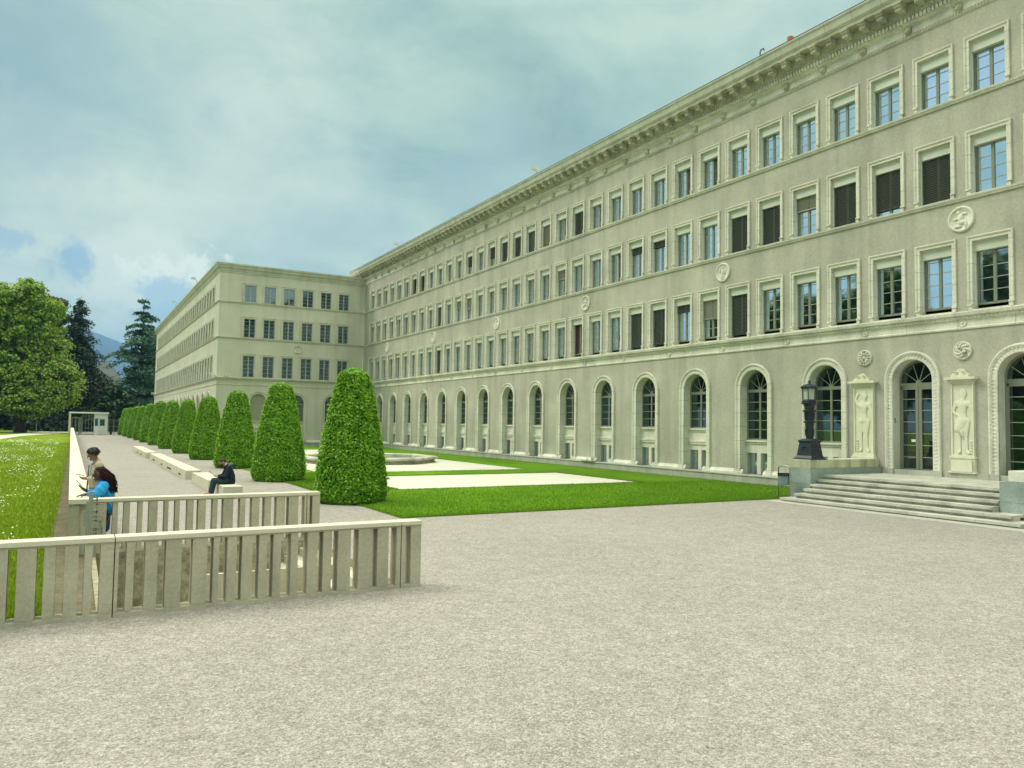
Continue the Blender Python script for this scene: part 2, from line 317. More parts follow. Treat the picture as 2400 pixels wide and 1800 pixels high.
def gravel_mat():
    m = bpy.data.materials.new('gravel'); m.use_nodes = True; t = m.node_tree; t.nodes.clear(); L = t.links.new
    out = t.nodes.new('ShaderNodeOutputMaterial'); b = t.nodes.new('ShaderNodeBsdfPrincipled'); b.inputs['Roughness'].default_value = 0.95; b.inputs['Specular IOR Level'].default_value = 0.1
    geo = t.nodes.new('ShaderNodeNewGeometry'); base = t.nodes.new('ShaderNodeRGB'); base.outputs[0].default_value = (0.322, 0.298, 0.268, 1); cur = base.outputs[0]
    def by(src, lo, hi, a, b_):
        nonlocal cur
        mr = t.nodes.new('ShaderNodeMapRange'); mr.inputs[1].default_value = a; mr.inputs[2].default_value = b_; mr.inputs[3].default_value = lo; mr.inputs[4].default_value = hi; L(src, mr.inputs[0])
        v = t.nodes.new('ShaderNodeVectorMath'); v.operation = 'SCALE'; L(cur, v.inputs[0]); L(mr.outputs[0], v.inputs['Scale']); cur = v.outputs[0]
    def vor(s):
        v = t.nodes.new('ShaderNodeTexVoronoi'); v.inputs['Scale'].default_value = s; L(geo.outputs['Position'], v.inputs['Vector']); sp = t.nodes.new('ShaderNodeSeparateColor'); L(v.outputs['Color'], sp.inputs[0]); return sp.outputs[0], v.outputs['Distance']
    def noi(s, d, r):
        n = t.nodes.new('ShaderNodeTexNoise'); n.inputs['Scale'].default_value = s; n.inputs['Detail'].default_value = d; n.inputs['Roughness'].default_value = r; L(geo.outputs['Position'], n.inputs['Vector']); return n.outputs['Fac']
    c1, d1 = vor(75); c2, _ = vor(30); c3, _ = vor(11)
    by(c1, .62, 1.32, 0, 1); by(c2, .84, 1.14, 0, 1); by(c3, .94, 1.06, 0, 1); by(noi(2.2, 8, .75), .93, 1.06, .38, .62); by(noi(.3, 3, .5), .97, 1.03, .35, .65); by(noi(9, 6, .8), 1.0, .45, .60, .72)
    L(cur, b.inputs['Base Color']); bp = t.nodes.new('ShaderNodeBump'); bp.inputs['Strength'].default_value = .5; bp.inputs['Distance'].default_value = .012; L(d1, bp.inputs['Height']); bp.invert = True
    L(bp.outputs[0], b.inputs['Normal']); L(b.outputs[0], out.inputs[0]); return m
GRAVEL = gravel_mat()
def leafmat(name, col, col2, tr=0.35, rough=0.45):
    m = bpy.data.materials.new(name); m.use_nodes = True; t = m.node_tree; t.nodes.clear(); L = t.links.new
    out = t.nodes.new('ShaderNodeOutputMaterial'); b = t.nodes.new('ShaderNodeBsdfPrincipled'); b.inputs['Roughness'].default_value = rough
    b.inputs['Specular IOR Level'].default_value = 0.35
    geo = t.nodes.new('ShaderNodeNewGeometry'); x = t.nodes.new('ShaderNodeMix'); x.data_type = 'RGBA'
    L(geo.outputs['Random Per Island'], x.inputs[0]); x.inputs[6].default_value = (*col, 1); x.inputs[7].default_value = (*col2, 1)
    L(x.outputs[2], b.inputs['Base Color']); tn = t.nodes.new('ShaderNodeBsdfTranslucent'); 
    hs = t.nodes.new('ShaderNodeVectorMath'); hs.operation = 'MULTIPLY'; L(x.outputs[2], hs.inputs[0]); hs.inputs[1].default_value = (1.7, 1.4, 0.6); L(hs.outputs[0], tn.inputs[0])
    mx = t.nodes.new('ShaderNodeMixShader'); mx.inputs[0].default_value = tr; L(b.outputs[0], mx.inputs[1]); L(tn.outputs[0], mx.inputs[2]); L(mx.outputs[0], out.inputs[0]); return m
HORN = leafmat('hornbeam_leaf', (0.045, 0.19, 0.006), (0.33, 0.62, 0.03), 0.42, 0.4)
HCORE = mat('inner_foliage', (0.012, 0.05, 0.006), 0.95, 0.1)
CHEST = leafmat('chestnut_leaf', (0.05, 0.15, 0.012), (0.34, 0.50, 0.05), 0.40)
CONI = leafmat('conifer_needles', (0.014, 0.038, 0.018), (0.05, 0.095, 0.042), 0.1, 0.7)
CEDAR = leafmat('cedar_needles', (0.025, 0.085, 0.055), (0.09, 0.21, 0.11), 0.15, 0.7)
BARK = mat('bark', (0.07, 0.06, 0.045), 0.95, 0.1, n_scale=3, n_amt=0.3, bump=0.6, bump_scale=14)
# ---------------------------------------------------------------- skinned figures (people and carved reliefs)
def skin(name, nodes, edges, mats, sub=2, fn=None, vox=.0075, smooth=5):
    """nodes: name -> (x, y, z, r) or (x, y, z, rx, ry) in metres, joined along edges into one continuous remeshed surface"""
    m = MB()
    for a, b_ in edges:
        A, B_ = nodes[a], nodes[b_]; ra = (A[3], A[4] if len(A) > 4 else A[3]); rb = (B_[3], B_[4] if len(B_) > 4 else B_[3])
        p, q = Vector(A[:3]), Vector(B_[:3]); L = (q - p).length; n = max(2, int(L / (.35 * min(*ra, *rb)) + 1))
        for i in range(n + 1):
            t = i / n; c = p.lerp(q, t); rx = ra[0] + (rb[0]-ra[0])*t; ry = ra[1] + (rb[1]-ra[1])*t; big = max(rx, ry)
            seg = 8 if big < .02 else 14
            m.ball(tuple(c), (rx, ry, (rx + ry) * .5 if big < .09 else min(rx, ry)), seg, seg * 2 // 3)
    me = bpy.data.meshes.new(name); me.from_pydata(m.v, [], m.f); o = bpy.data.objects.new(name, me); C.objects.link(o)
    rm_ = o.modifiers.new('remesh', 'REMESH'); rm_.mode = 'VOXEL'; rm_.voxel_size = vox; rm_.use_smooth_shade = True
    sm_ = o.modifiers.new('smooth', 'SMOOTH'); sm_.factor = .5; sm_.iterations = smooth
    dg = bpy.context.evaluated_depsgraph_get(); dg.update()
    nm = bpy.data.meshes.new_from_object(o.evaluated_get(dg)); nm.name = name
    bpy.data.objects.remove(o); bpy.data.meshes.remove(me)
    if fn:
        for v in nm.vertices: v.co = Vector(fn(v.co))
    nm.materials.clear()
    for m_ in (mats if isinstance(mats, (list, tuple)) else [mats]): nm.materials.append(m_)
    nm.polygons.foreach_set('use_smooth', [True] * len(nm.polygons)); nm.update()
    return nm
def mb_from_mesh(me):
    m = MB(); m.v = [tuple(v.co) for v in me.vertices]; m.f = [tuple(p.vertices) for p in me.polygons]; m.m = [0] * len(m.f); return m

# ---------------------------------------------------------------- the office building
XF, XW, YW = 31.7, 14.08, 93.6
B = office = empty('office_building', (XF, 54, 0))
tag(B, 'long four-storey pale stone office building with arched ground floor and projecting wing', 'building')
PF = lambda u, w, d=0.0: (XF + d, u, w)            # main front, faces -x
PL = lambda u, w, d=0.0: (XW + d, u, w)            # long outer side of the wing, faces -x
PW = lambda u, w, d=0.0: (u, YW + d, w)            # short front of the wing, faces -y
def sheet(mb, P, u0, u1, w0, w1, m=0, d=0.0): mb.face([P(u0, w0, d), P(u1, w0, d), P(u1, w1, d), P(u0, w1, d)], m)
def rect_row(mb, P, u0, u1, w0, w1, cs, half):
    e = u0
    for c in sorted(cs):
        if c - half > e: sheet(mb, P, e, c - half, w0, w1)
        e = c + half
    sheet(mb, P, e, u1, w0, w1)
def arch_row(mb, P, u0, u1, w0, w1, holes, spring=5.19, r=0.93):
    e = u0; N = 14
    for c, zb in sorted(holes):
        sheet(mb, P, e, c - r, w0, w1); e = c + r
        if zb > w0: sheet(mb, P, c - r, c + r, w0, zb)
        for i in range(N):
            a0, a1 = math.pi * i / N, math.pi * (i + 1) / N
            p0, p1 = (c + r*math.cos(a0), spring + r*math.sin(a0)), (c + r*math.cos(a1), spring + r*math.sin(a1))
            mb.face([P(*p0), P(p0[0], w1), P(p1[0], w1), P(*p1)])
    sheet(mb, P, e, u1, w0, w1)
BAY = 2.2367
WIN = [16.62 + BAY * j for j in range(-4, 34)]
ARC = [(19.973 + 2 * BAY * k, k) for k in range(-3, 16)]
Y0 = 4.0
w = MB()
arch_row(w, PF, Y0, YW, 0.45, 7.26, [(c, 1.04 if k in (-1, 0) else 0.45) for c, k in ARC])
rect_row(w, PF, Y0, YW, 7.95, 10.82, WIN, .70); sheet(w, PF, Y0, YW, 10.82, 12.60)
rect_row(w, PF, Y0, YW, 12.72, 15.24, WIN, .70); sheet(w, PF, Y0, YW, 15.24, 16.85)
rect_row(w, PF, Y0, YW, 16.96, 19.25, WIN, .70); sheet(w, PF, Y0, YW, 19.25, 20.62)
w.box(XF, XF + 16, Y0, YW + 15, 0, 22.4, skip='wb')   # the rest of the block behind the front
ob('front_wall', w, PLASTER, B)
w = MB()   # wing walls
WFU = [17.6 + 2.28 * k for k in range(6)]; WFA = [18.87 + 4.5 * k for k in range(3)]
WLU = [97.73 + 2.285 * j for j in range(32)]; WLA = [98.87 + 4.57 * j for j in range(16)]
YE = 173.6
for P, u0, u1, us, ar in ((PW, XW, XF, WFU, WFA), (PL, YW, YE, WLU, WLA)):
    arch_row(w, P, u0, u1, 0.3, 7.12, [(c, 0.3) for c in ar])
    rect_row(w, P, u0, u1, 8.0, 10.62, us, .66); sheet(w, P, u0, u1, 10.62, 12.60)
    rect_row(w, P, u0, u1, 12.72, 15.05, us, .66); sheet(w, P, u0, u1, 15.05, 16.85)
    rect_row(w, P, u0, u1, 16.96, 19.07, us, .66); sheet(w, P, u0, u1, 19.07, 20.6)
w.face([(XW, YE, 0), (XF + 2, YE, 0), (XF + 2, YE, 21.2), (XW, YE, 21.2)]); w.face([(XW, YW, 21.2), (XF, YW, 21.2), (XF + 2, YE, 21.2), (XW, YE, 21.2)])
ob('wing_wall', w, PLASTER2, B)
# granite plinth, base moulding, ledges, string course
def band(mb, P, u0, u1, prof, m=0):
    """prof: outline (projection, height) swept along the wall"""
    for (p0, z0), (p1, z1) in zip(prof, prof[1:]):
        mb.face([P(u0, z0, -p0), P(u1, z0, -p0), P(u1, z1, -p1), P(u0, z1, -p1)], m)
    for u in (u0, u1): mb.face([P(u, z, -p) for p, z in prof], m)
def band_wing(mb, prof):      # mitred round the wing's outer corner
    for (p0, z0), (p1, z1) in zip(prof, prof[1:]):
        mb.face([(XF, YW - p0, z0), (XW - p0, YW - p0, z0), (XW - p1, YW - p1, z1), (XF, YW - p1, z1)])
        mb.face([(XW - p0, YW - p0, z0), (XW - p0, YE, z0), (XW - p1, YE, z1), (XW - p1, YW - p1, z1)])
    mb.face([(XW - p, YE, z) for p, z in prof])
plp = [(0.36, -0.1), (0.36, 0.40), (0.40, 0.41), (0.40, 0.46), (0.0, 0.48)]
m = MB(); band(m, PF, 22.6, YW, plp); band(m, PF, Y0, 12.7, plp); ob('plinth', m, GRANITE, B)
m = MB(); band_wing(m, [(0.2, -0.1), (0.2, 0.30), (0.0, 0.32)]); ob('plinth', m, BLUEG, B)
m = MB(); pr = [(0.0, 0.479), (0.16, 0.479), (0.16, 0.58), (0.08, 0.66), (0.06, 0.72), (0.0, 0.74)]
es = [c for c, k in ARC if k >= 1]
for a, b_ in zip([21.9] + es, es + [YW + 1.35]):
    lo = a + (0.72 if a > 22 else 0.75); hi = min(b_ - 0.72, YW)
    band(m, PF, lo, hi, pr)
ob('base_moulding', m, TRIM, B)
m = MB(); band_wing(m, [(0.0, 0.33), (0.12, 0.33), (0.12, 0.48), (0.04, 0.58), (0, 0.6)]); ob('base_moulding', m, TRIM, B)
for z in (12.58, 16.82):
    pr = [(0.0, z), (0.07, z), (0.07, z + .06), (0.13, z + .09), (0.15, z + .15), (0.0, z + .165)]
    m = MB(); band(m, PF, Y0, YW, pr); ob('ledge', m, TRIM, B)
    m = MB(); band_wing(m, pr); ob('ledge', m, PLASTER2, B)
pr = [(0.0, 7.2), (0.05, 7.2), (0.07, 7.26), (0.03, 7.30), (0.03, 7.60), (0.10, 7.63), (0.12, 7.72), (0.24, 7.76), (0.28, 7.88), (0.0, 7.95)]
m = MB(); band(m, PF, Y0, YW, pr); ob('string_course', m, TRIMY, B)
def crenel(y0, y1, step, w_, p0, p1, z0, z1):
    pts = []; y = y0
    while y < y1: pts += [(y, p0), (y, p1), (y + w_, p1), (y + w_, p0)]; y += step
    m = MB(); n = len(pts); m.v = [(XF - p, y, z0) for y, p in pts] + [(XF - p, y, z1) for y, p in pts]
    for i in range(n - 1): m.f.append((i, i+1, n+i+1, n+i)); m.m.append(0)
    for i in range(0, n - 3, 4):
        for o_ in (0, n): m.f.append((o_+i, o_+i+1, o_+i+2, o_+i+3)); m.m.append(0)
    return m
m = crenel(Y0, YW, .16, .09, .11, .155, 7.635, 7.715)
ob('dentil_band', m, TRIM, B)
pr = [(0.0, 7.1), (0.05, 7.1), (0.06, 7.16), (0.03, 7.19), (0.03, 7.70), (0.16, 7.78), (0.28, 7.90), (0.30, 8.0), (0.0, 8.06)]
m = MB(); band_wing(m, pr); ob('string_course', m, PLASTER2, B)
# main cornice
m = MB(); band(m, PF, Y0, YW + 3, [(0.22, 21.16), (0.22, 21.34), (0.30, 21.36), (0.34, 21.48), (0.36, 21.50), (0.36, 21.90), (0.9, 21.90), (0.92, 22.02), (0.96, 22.06)])
ob('cornice', m, CORN, B)
m = MB(); band(m, PF, Y0, YW, [(0.0, 20.52), (0.05, 20.54), (0.07, 20.58), (0.05, 20.63), (0.02, 20.65), (0.02, 21.0), (0.06, 21.0), (0.06, 21.06), (0.12, 21.08), (0.14, 21.15), (0.219, 21.16)]); ob('frieze', m, TRIMY, B)
m = MB(); band(m, PF, Y0, YW + 3, [(0.96, 22.06), (0.98, 22.10), (1.02, 22.14), (1.08, 22.40), (1.16, 22.50), (1.16, 22.57), (0.0, 22.66)])
m.face([(XF, Y0, 22.66), (XF + 16, Y0, 22.9), (XF + 16, YW + 15, 22.9), (XF, YW + 15, 22.66)]); ob('gutter', m, SIMA, B)
m = MB(); m.box(XF - 1.17, XF - 1.12, Y0, YW + 3, 22.572, 22.61); ob('gutter_edge', m, LOUV, B)
m = crenel(Y0, YW, .178, .105, .222, .32, 21.17, 21.335)
ob('dentil_band', m, TRIM, B)
m = MB(); y = Y0
while y < YW: m.ball((XF - .335, y, 21.43), (.05, .07, .06), 6, 4); y += .178
ob('egg_moulding', m, CORN, B)
m = crenel(Y0, 80, .13, .06, .052, .105, 20.55, 20.66)
ob('rope_moulding', m, CORN, B)
bk = MB()   # one scrolled bracket
prof = [(0, 0), (0.30, 0.0), (0.36, 0.06), (0.40, 0.12), (0.48, 0.15), (0.52, 0.2), (0.52, 0.30), (0, 0.30)]
bk.prism(prof, lambda p, z: (-.36 - p, -.17, 21.59 + z), lambda p, z: (-.36 - p, .17, 21.59 + z))
bk.box(-.93, -.36, -.20, .20, 21.84, 21.895); bk.tube([(-.72, -.15, 21.63), (-.72, .15, 21.63)], .08, 8)
bk.tube([(-.42, -.15, 21.58), (-.42, .15, 21.58)], .07, 8)
bme = ob('cornice_bracket', bk, CORN, None).data; bpy.data.objects.remove(bpy.data.objects['cornice_bracket'])
y = 7.4
n = 0
while y < YW - .2 and n < 99:
    if y > 11: link('cornice_bracket', bme, B, (XF, y, 0)); n += 1
    y += BAY / 2.5
lb = MB(); lb.ball((-.05, 0, 0), (.14, .17, .20), 10, 7); lb.ball((-.16, 0, -.06), (.09, .09, .08), 8, 5); lb.ball((-.1, .12, .12), .06, 6, 4); lb.ball((-.1, -.12, .12), .06, 6, 4)
lb.ball((-.13, .06, .05), .035, 6, 4); lb.ball((-.13, -.06, .05), .035, 6, 4)
lbm = ob('frieze_boss', lb, CORN, None, smooth=True).data; bpy.data.objects.remove(bpy.data.objects['frieze_boss'])
for j in range(-2, 33): link('frieze_boss', lbm, B, (XF, 17.69 + BAY * j, 20.84))
rs = MB(); rs.lathe([(.17, 0), (.17, .04), (.14, .06), (.12, .03), (.05, .03), (.04, .07), (0.001, .08)], seg=20, capb=False)
rsm = MB(); rsm.add(rs, lambda p: (-.03 - p[2], p[0], p[1]))
rm = ob('rosette', rsm, TRIM, None, smooth=False).data; bpy.data.objects.remove(bpy.data.objects['rosette'])
for k in range(-1, 17): link('rosette', rm, B, (XF, 17.74 + 2 * BAY * k, 7.46))
# wing cornice
m = MB(); band_wing(m, [(0.0, 20.35), (0.06, 20.37), (0.08, 20.55), (0.14, 20.60), (0.16, 20.80), (0.26, 20.84), (0.34, 20.95), (0.36, 21.12), (0.46, 21.20), (0.50, 21.36), (0.50, 21.42), (0.0, 21.5)])
m.face([(XW, YW, 21.5), (XF, YW, 21.5), (XF, YE, 21.5), (XW, YE, 21.5)]); ob('wing_cornice', m, SIMA, B)
m = MB(); m.box(XF - .09, XF - .0, YW - .09, YW - .0, .48, 20.5); ob('downpipe', m, TRIM, B)

# ---- windows of the upper storeys
def surround(H, half=.70, k=1.0, depth=.40, feet=True):
    m = MB(); pr = [(0, 0), (0, .03), (.105*k, .03), (.12*k, .065), (.17*k, .085), (.195*k, .07), (.195*k, 0)]
    st = [(-1, .24, 0), (-1, H, 1), (1, H, 1), (1, .24, 0)]
    def pt(s, o, p): sx, z, up = s; return (-p, sx * (half + o), z + (o if up else 0))
    for a, b_ in zip(st, st[1:]):
        for q0, q1 in zip(pr, pr[1:]): m.face([pt(a, *q0), pt(b_, *q0), pt(b_, *q1), pt(a, *q1)])
    for s in (st[0], st[-1]): m.face([pt(s, *q) for q in pr])
    for s in (-1, 1): m.face([(-.03, s*half, 0), (depth, s*half, 0), (depth, s*half, H), (-.03, s*half, H)])
    m.face([(-.03, -half, H), (depth, -half, H), (depth, half, H), (-.03, half, H)])
    m.box(-.09, depth, -half + .002, half - .002, -.02, .03)
    if feet:
        for s in (-1, 1):
            a, b_ = sorted((s*(half + .01), s*(half + .20*k))); m.box(-.11, 0, a, b_, .18, .25)
            a, b_ = sorted((s*(half + .0), s*(half + .15*k))); m.box(-.07, 0, a, b_, 0, .18)
    return m
def wframe(h0, h1, half, d, spacing, nr, open_=False):
    m = MB(); e = .075
    m.box(d-.03, d+.03, -half, -half+e, h0, h1); m.box(d-.03, d+.03, half-e, half, h0, h1)
    m.box(d-.028, d+.03, -half+e, half-e, h0, h0+.09); m.box(d-.028, d+.03, -half+e, half-e, h1-.07, h1)
    m.box(d-.045, d+.03, -.06, .06, h0+.09, h1-.07)
    for s in (-1, 1):
        a, b_ = sorted((s*.06, s*(half-e)))
        for i in range(1, nr+1):
            z = h0 + .09 + spacing*i
            if z < h1 - .1: m.box(d-.02, d+.02, a, b_, z-.014, z+.014, 1)
    m.box(d-.20, d-.165, half-.035, half-.003, h0, h1, 2)   # guide rail of the blind
    return m
def blind(top, bot, half, d):
    m = MB(); z = top
    while z > bot + .03:
        m.face([(d-.045, -half+.02, z-.045), (d-.045, half-.02, z-.045), (d+.03, half-.02, z), (d+.03, -half+.02, z)]); 
        m.face([(d-.045, -half+.02, z-.053), (d-.045, half-.02, z-.053), (d-.045, half-.02, z-.045), (d-.045, -half+.02, z-.045)], 1)
        z -= .075
    m.box(d-.05, d+.03, -half+.02, half-.02, bot, bot+.035)
    m.face([(d+.05, -half+.01, bot), (d+.05, half-.01, bot), (d+.05, half-.01, top), (d+.05, -half+.01, top)], 0)
    return m
def mesh_of(name, mb, mats, smooth=False):
    o = ob(name + '_tmp', mb, mats, None, smooth=smooth); me = o.data; me.name = name; bpy.data.objects.remove(o); return me
ROWS = {1: (7.95, 2.87, 2.45, .20, .50, 4), 2: (12.74, 2.50, 2.08, .0, .48, 4), 3: (16.98, 2.27, 1.82, .0, .48, 3)}
LOUVE = mat('slat_edge', (0.30, 0.33, 0.27), 0.4, 0.5)  # front edges painted lighter for the light the slats catch
T = {}
for r, (zb, H, hb, sl_, sp, nr) in ROWS.items():
    T['sur', r] = mesh_of('window', surround(H), TRIMJ)
    T['frm', r] = mesh_of('frame', wframe(sl_ + .03, hb + .06, .70, .36, sp, nr), [FRAME, WFRAME, WHITE])
    g = MB(); g.face([(.365, -.69, sl_ + .03), (.365, .69, sl_ + .03), (.365, .69, hb + .06), (.365, -.69, hb + .06)]); T['pan', r] = mesh_of('pane', g, GLASS)
    g = MB(); g.box(.13, .36, -.698, .698, hb, H - .002); T['box', r] = mesh_of('shutter_box', g, SHUT)
    for fr in (1.0, .85, .5, .35, .2):
        bb = blind(hb, hb - (hb - sl_) * fr + .03, .68, .27)
        T['L', r, fr] = mesh_of('blind', bb, [LOUV, LOUVE]); T['W', r, fr] = mesh_of('blind', bb, [LOUVL, LOUVL])
    g = MB(); g.box(.26, .30, -.68, .68, sl_ + .03, hb); T['D', r, 1.0] = mesh_of('blind', g, LOUV)
    g = MB(); g.box(.34, .356, -.62, -.07, sl_ + .05, hb); T['O', r, 1.0] = mesh_of('open_leaf', g, DARKSLOT)  # dark sheet standing for the unlit room behind an open leaf
    g = MB(); g.box(.34, .356, -.62, .60, sl_ + .05, hb); T['C', r, 1.0] = mesh_of('curtain', g, CURT)
NGLASS = glass('navy_glass', (.012, .03, .05), (.6, .8, 1.0), .05)
WR = {1: (8.02, 2.6), 2: (12.74, 2.31), 3: (16.98, 2.09)}
for r, (zb, H) in WR.items():
    T['lsur', r] = mesh_of('window', surround(H, .66, 1.3, .22), PLASTER2); T['lfrm', r] = mesh_of('frame', wframe(.03, H, .66, .19, (H-.2)/(5 if r == 1 else 4.6), 4), [WFRAME, WFRAME, WFRAME])
    g = MB(); g.face([(.195, -.65, .03), (.195, .65, .03), (.195, .65, H), (.195, -.65, H)]); T['lpan', r] = mesh_of('pane', g, GLASS)
    g = MB(); g.face([(.115, -.65, .03), (.115, .65, .03), (.115, .65, H), (.115, -.65, H)]); T['wdark', r] = mesh_of('pane', g, NGLASS)
    T['wsur', r] = mesh_of('window', surround(H, .66, 1.3, .14), PLASTER2)
    T['wfrm', r] = mesh_of('frame', wframe(.03, H, .66, .11, (H-.2)/(5 if r == 1 else 4.6), 4), [WFRAME, WFRAME, WFRAME])
    g = MB(); g.face([(.115, -.65, .03), (.115, .65, .03), (.115, .65, H), (.115, -.65, H)]); T['wpan', r] = mesh_of('pane', g, GLASS)
ST = {3: {7: ('O', 1.), 8: ('O', 1.), 13: ('L', 1.), 15: ('W', 1.), 16: ('D', 1.), 17: ('L', 1.), 18: ('L', 1.), 19: ('L', .5), 21: ('L', .5), 26: ('L', 1.), 27: ('L', .85)},
      2: {1: ('L', 1.), 2: ('L', .85), 3: ('L', 1.), 4: ('W', .35), 5: ('L', 1.), 6: ('L', 1.), 9: ('L', .2), 10: ('L', .2), 11: ('O', 1.), 14: ('W', .35), 21: ('W', .5), 22: ('W', .35), 24: ('D', 1.)},
      1: {6: ('L', 1.), 7: ('W', .5), 8: ('L', .2), 9: ('L', 1.), 10: ('L', 1.), 13: ('C', 1.), 24: ('L', 1.)}}
def project(p):
    q = rot.transposed() @ (Vector(p) - Vector((0, 0, 3))); z = -q.z
    return (1200 + 1775.8 * q.x / z, 900 - 1775.8 * q.y / z) if z > .1 else None
cand = []
for r in (1, 2, 3):
    for y in WIN: cand.append(('m', r, y, (XF, y, ROWS[r][0]), (0, .7), ROWS[r][1]))
    for x in WFU: cand.append(('f', r, x, (x, YW, WR[r][0]), (.66, 0), WR[r][1]))
    for y in WLU: cand.append(('l', r, y, (XW, y, WR[r][0]), (0, .66), WR[r][1]))
def area(c):
    _, _, _, p, h, H = c
    a = project((p[0]-h[0], p[1]-h[1], p[2])); b_ = project((p[0]+h[0], p[1]+h[1], p[2])); t = project((p[0], p[1], p[2]+H))
    if not a or not (-60 < a[0] < 2460) or a[1] < -40 or t[1] < -220: return 0
    return abs(a[0]-b_[0]) * abs(t[1]-(a[1]+b_[1])/2)
cand.sort(key=area, reverse=True)
rest = [MB(), MB(), MB(), MB()]
for i, (kind, r, u, p, _, H) in enumerate(cand):
    rz = math.pi / 2 if kind == 'f' else 0.0
    j = round((u - 16.62) / BAY) if kind == 'm' else None
    parts = [('frm', 'frame'), ('pan', 'pane'), ('box', 'shutter_box')] if kind == 'm' else [(('w' if kind == 'f' else 'l') + 'frm', 'frame'), (('w' if kind == 'f' else 'l') + 'pan', 'pane')]
    extra = ST[r].get(j) if kind == 'm' else None
    if i < 100:
        w = link('window', T[{'m': 'sur', 'f': 'wsur', 'l': 'lsur'}[kind], r], B, p); w.rotation_euler.z = rz
        for k_, n_ in parts: link(n_, T['wdark' if k_ == 'wpan' and (r < 3 or u > 23) else k_, r], w, p)
        if extra: link({'O': 'open_leaf', 'C': 'curtain'}.get(extra[0], 'blind'), T[extra[0], r, extra[1]], w, p)
    else:
        def put(me, q, rz=rz, p=p):
            mb = mb_from_mesh(me); mb.m = [q] * len(mb.f)
            c_, s_ = math.cos(rz), math.sin(rz)
            return mb, (lambda v: (p[0] + (v[0]*c_ - v[1]*s_)/S, p[1] + (v[0]*s_ + v[1]*c_)/S, p[2] + v[2]/S))
        if kind == 'l' and r > 3: continue
        for k_, q in (({'m': 'sur', 'f': 'wsur', 'l': 'lsur'}[kind], 0),) + tuple((k_, {'frm': 1, 'wfrm': 1, 'lfrm': 1, 'pan': 2, 'wpan': 2, 'lpan': 2, 'box': 3}[k_]) for k_, _ in parts):
            mb, fn = put(T[k_, r], q); rest[0].add(mb, fn)
        if extra and extra[0] in 'LD':
            mb, fn = put(T[extra[0], r, extra[1]], 4); rest[0].add(mb, fn)
tag(ob('window', rest[0], [TRIMJ, FRAME, GLASS, SHUT, LOUV], B), 'the many further small windows of the far end and the wing', kind='stuff')

# ---- arched ground floor windows
def arch_band(r0, zf, pr, N=18):
    m = MB(); st = [(-1, zf)] + [('a', math.pi - math.pi * i / N) for i in range(N + 1)] + [(1, zf)]
    def pt(s, o, p):
        if s[0] == 'a': return (-p, -(r0+o)*math.cos(s[1]) * -1, 5.19 + (r0+o)*math.sin(s[1]))
        return (-p, s[0]*(r0+o), s[1])
    for a, b_ in zip(st, st[1:]):
        for q0, q1 in zip(pr, pr[1:]): m.face([pt(a, *q0), pt(b_, *q0), pt(b_, *q1), pt(a, *q1)])
    return m, st, pt
def arch_surround(zf, door=False, depth=.58):
    pr = [(0, 0), (0, .03), (.06, .05), (.19, .05), (.21, .08), (.27, .12), (.32, .12), (.34, .07), (.34, 0)] if not door else \
         [(0, 0), (0, .04), (.03, .07), (.20, .05), (.24, .10), (.31, .13), (.35, .12), (.37, .06), (.37, 0)]
    r0 = .93 if not door else .90
    m, st, pt = arch_band(r0, zf, pr)
    for a, b_ in zip(st, st[1:]): m.face([pt(a, 0, .03), pt(b_, 0, .03), pt(b_, 0, -depth), pt(a, 0, -depth)])
    if not door:
        for s in (-1, 1):
            m.face([(0, s*.93, .45), (depth, s*.93, .45), (depth, s*.93, .75), (0, s*.93, .75)])
            a, b_ = sorted((s*.86, s*1.31)); m.box(-.19, .0, a, b_, .48, .62); m.box(-.14, .0, a*1.0, b_*.99, .62, .70); m.box(-.15, .0, *sorted((s*.915, s*1.29)), .70, .76)
    else:
        for s in (-1, 1):      # carved scrolls and leaves of the door band
            z = zf + .2
            while z < 5.19: m.ball((-.055, s*(r0+.11), z), (.025, .07, .055), 8, 5); m.ball((-.055, s*(r0+.085), z+.075), (.03, .03, .03), 6, 4); m.ball((-.085, s*(r0+.20), z), (.025, .02, .04), 6, 4); m.ball((-.12, s*(r0+.29), z+.05), (.022, .03, .035), 6, 4); z += .15
        for i in range(1, 22):
            a = math.pi * i / 22; m.ball((-.055, (r0+.11)*math.cos(a), 5.19+(r0+.11)*math.sin(a)), (.025, .06, .06), 8, 5)
            m.ball((-.085, (r0+.20)*math.cos(a), 5.19+(r0+.20)*math.sin(a)), (.025, .03, .03), 6, 4); m.ball((-.12, (r0+.29)*math.cos(a+.07), 5.19+(r0+.29)*math.sin(a+.07)), (.022, .03, .03), 6, 4)
    return m
def arch_outline(r, zb, N=16): return [(-r, zb)] + [(-r*math.cos(math.pi*i/N), 5.19 + r*math.sin(math.pi*i/N)) for i in range(N+1)] + [(r, zb)]
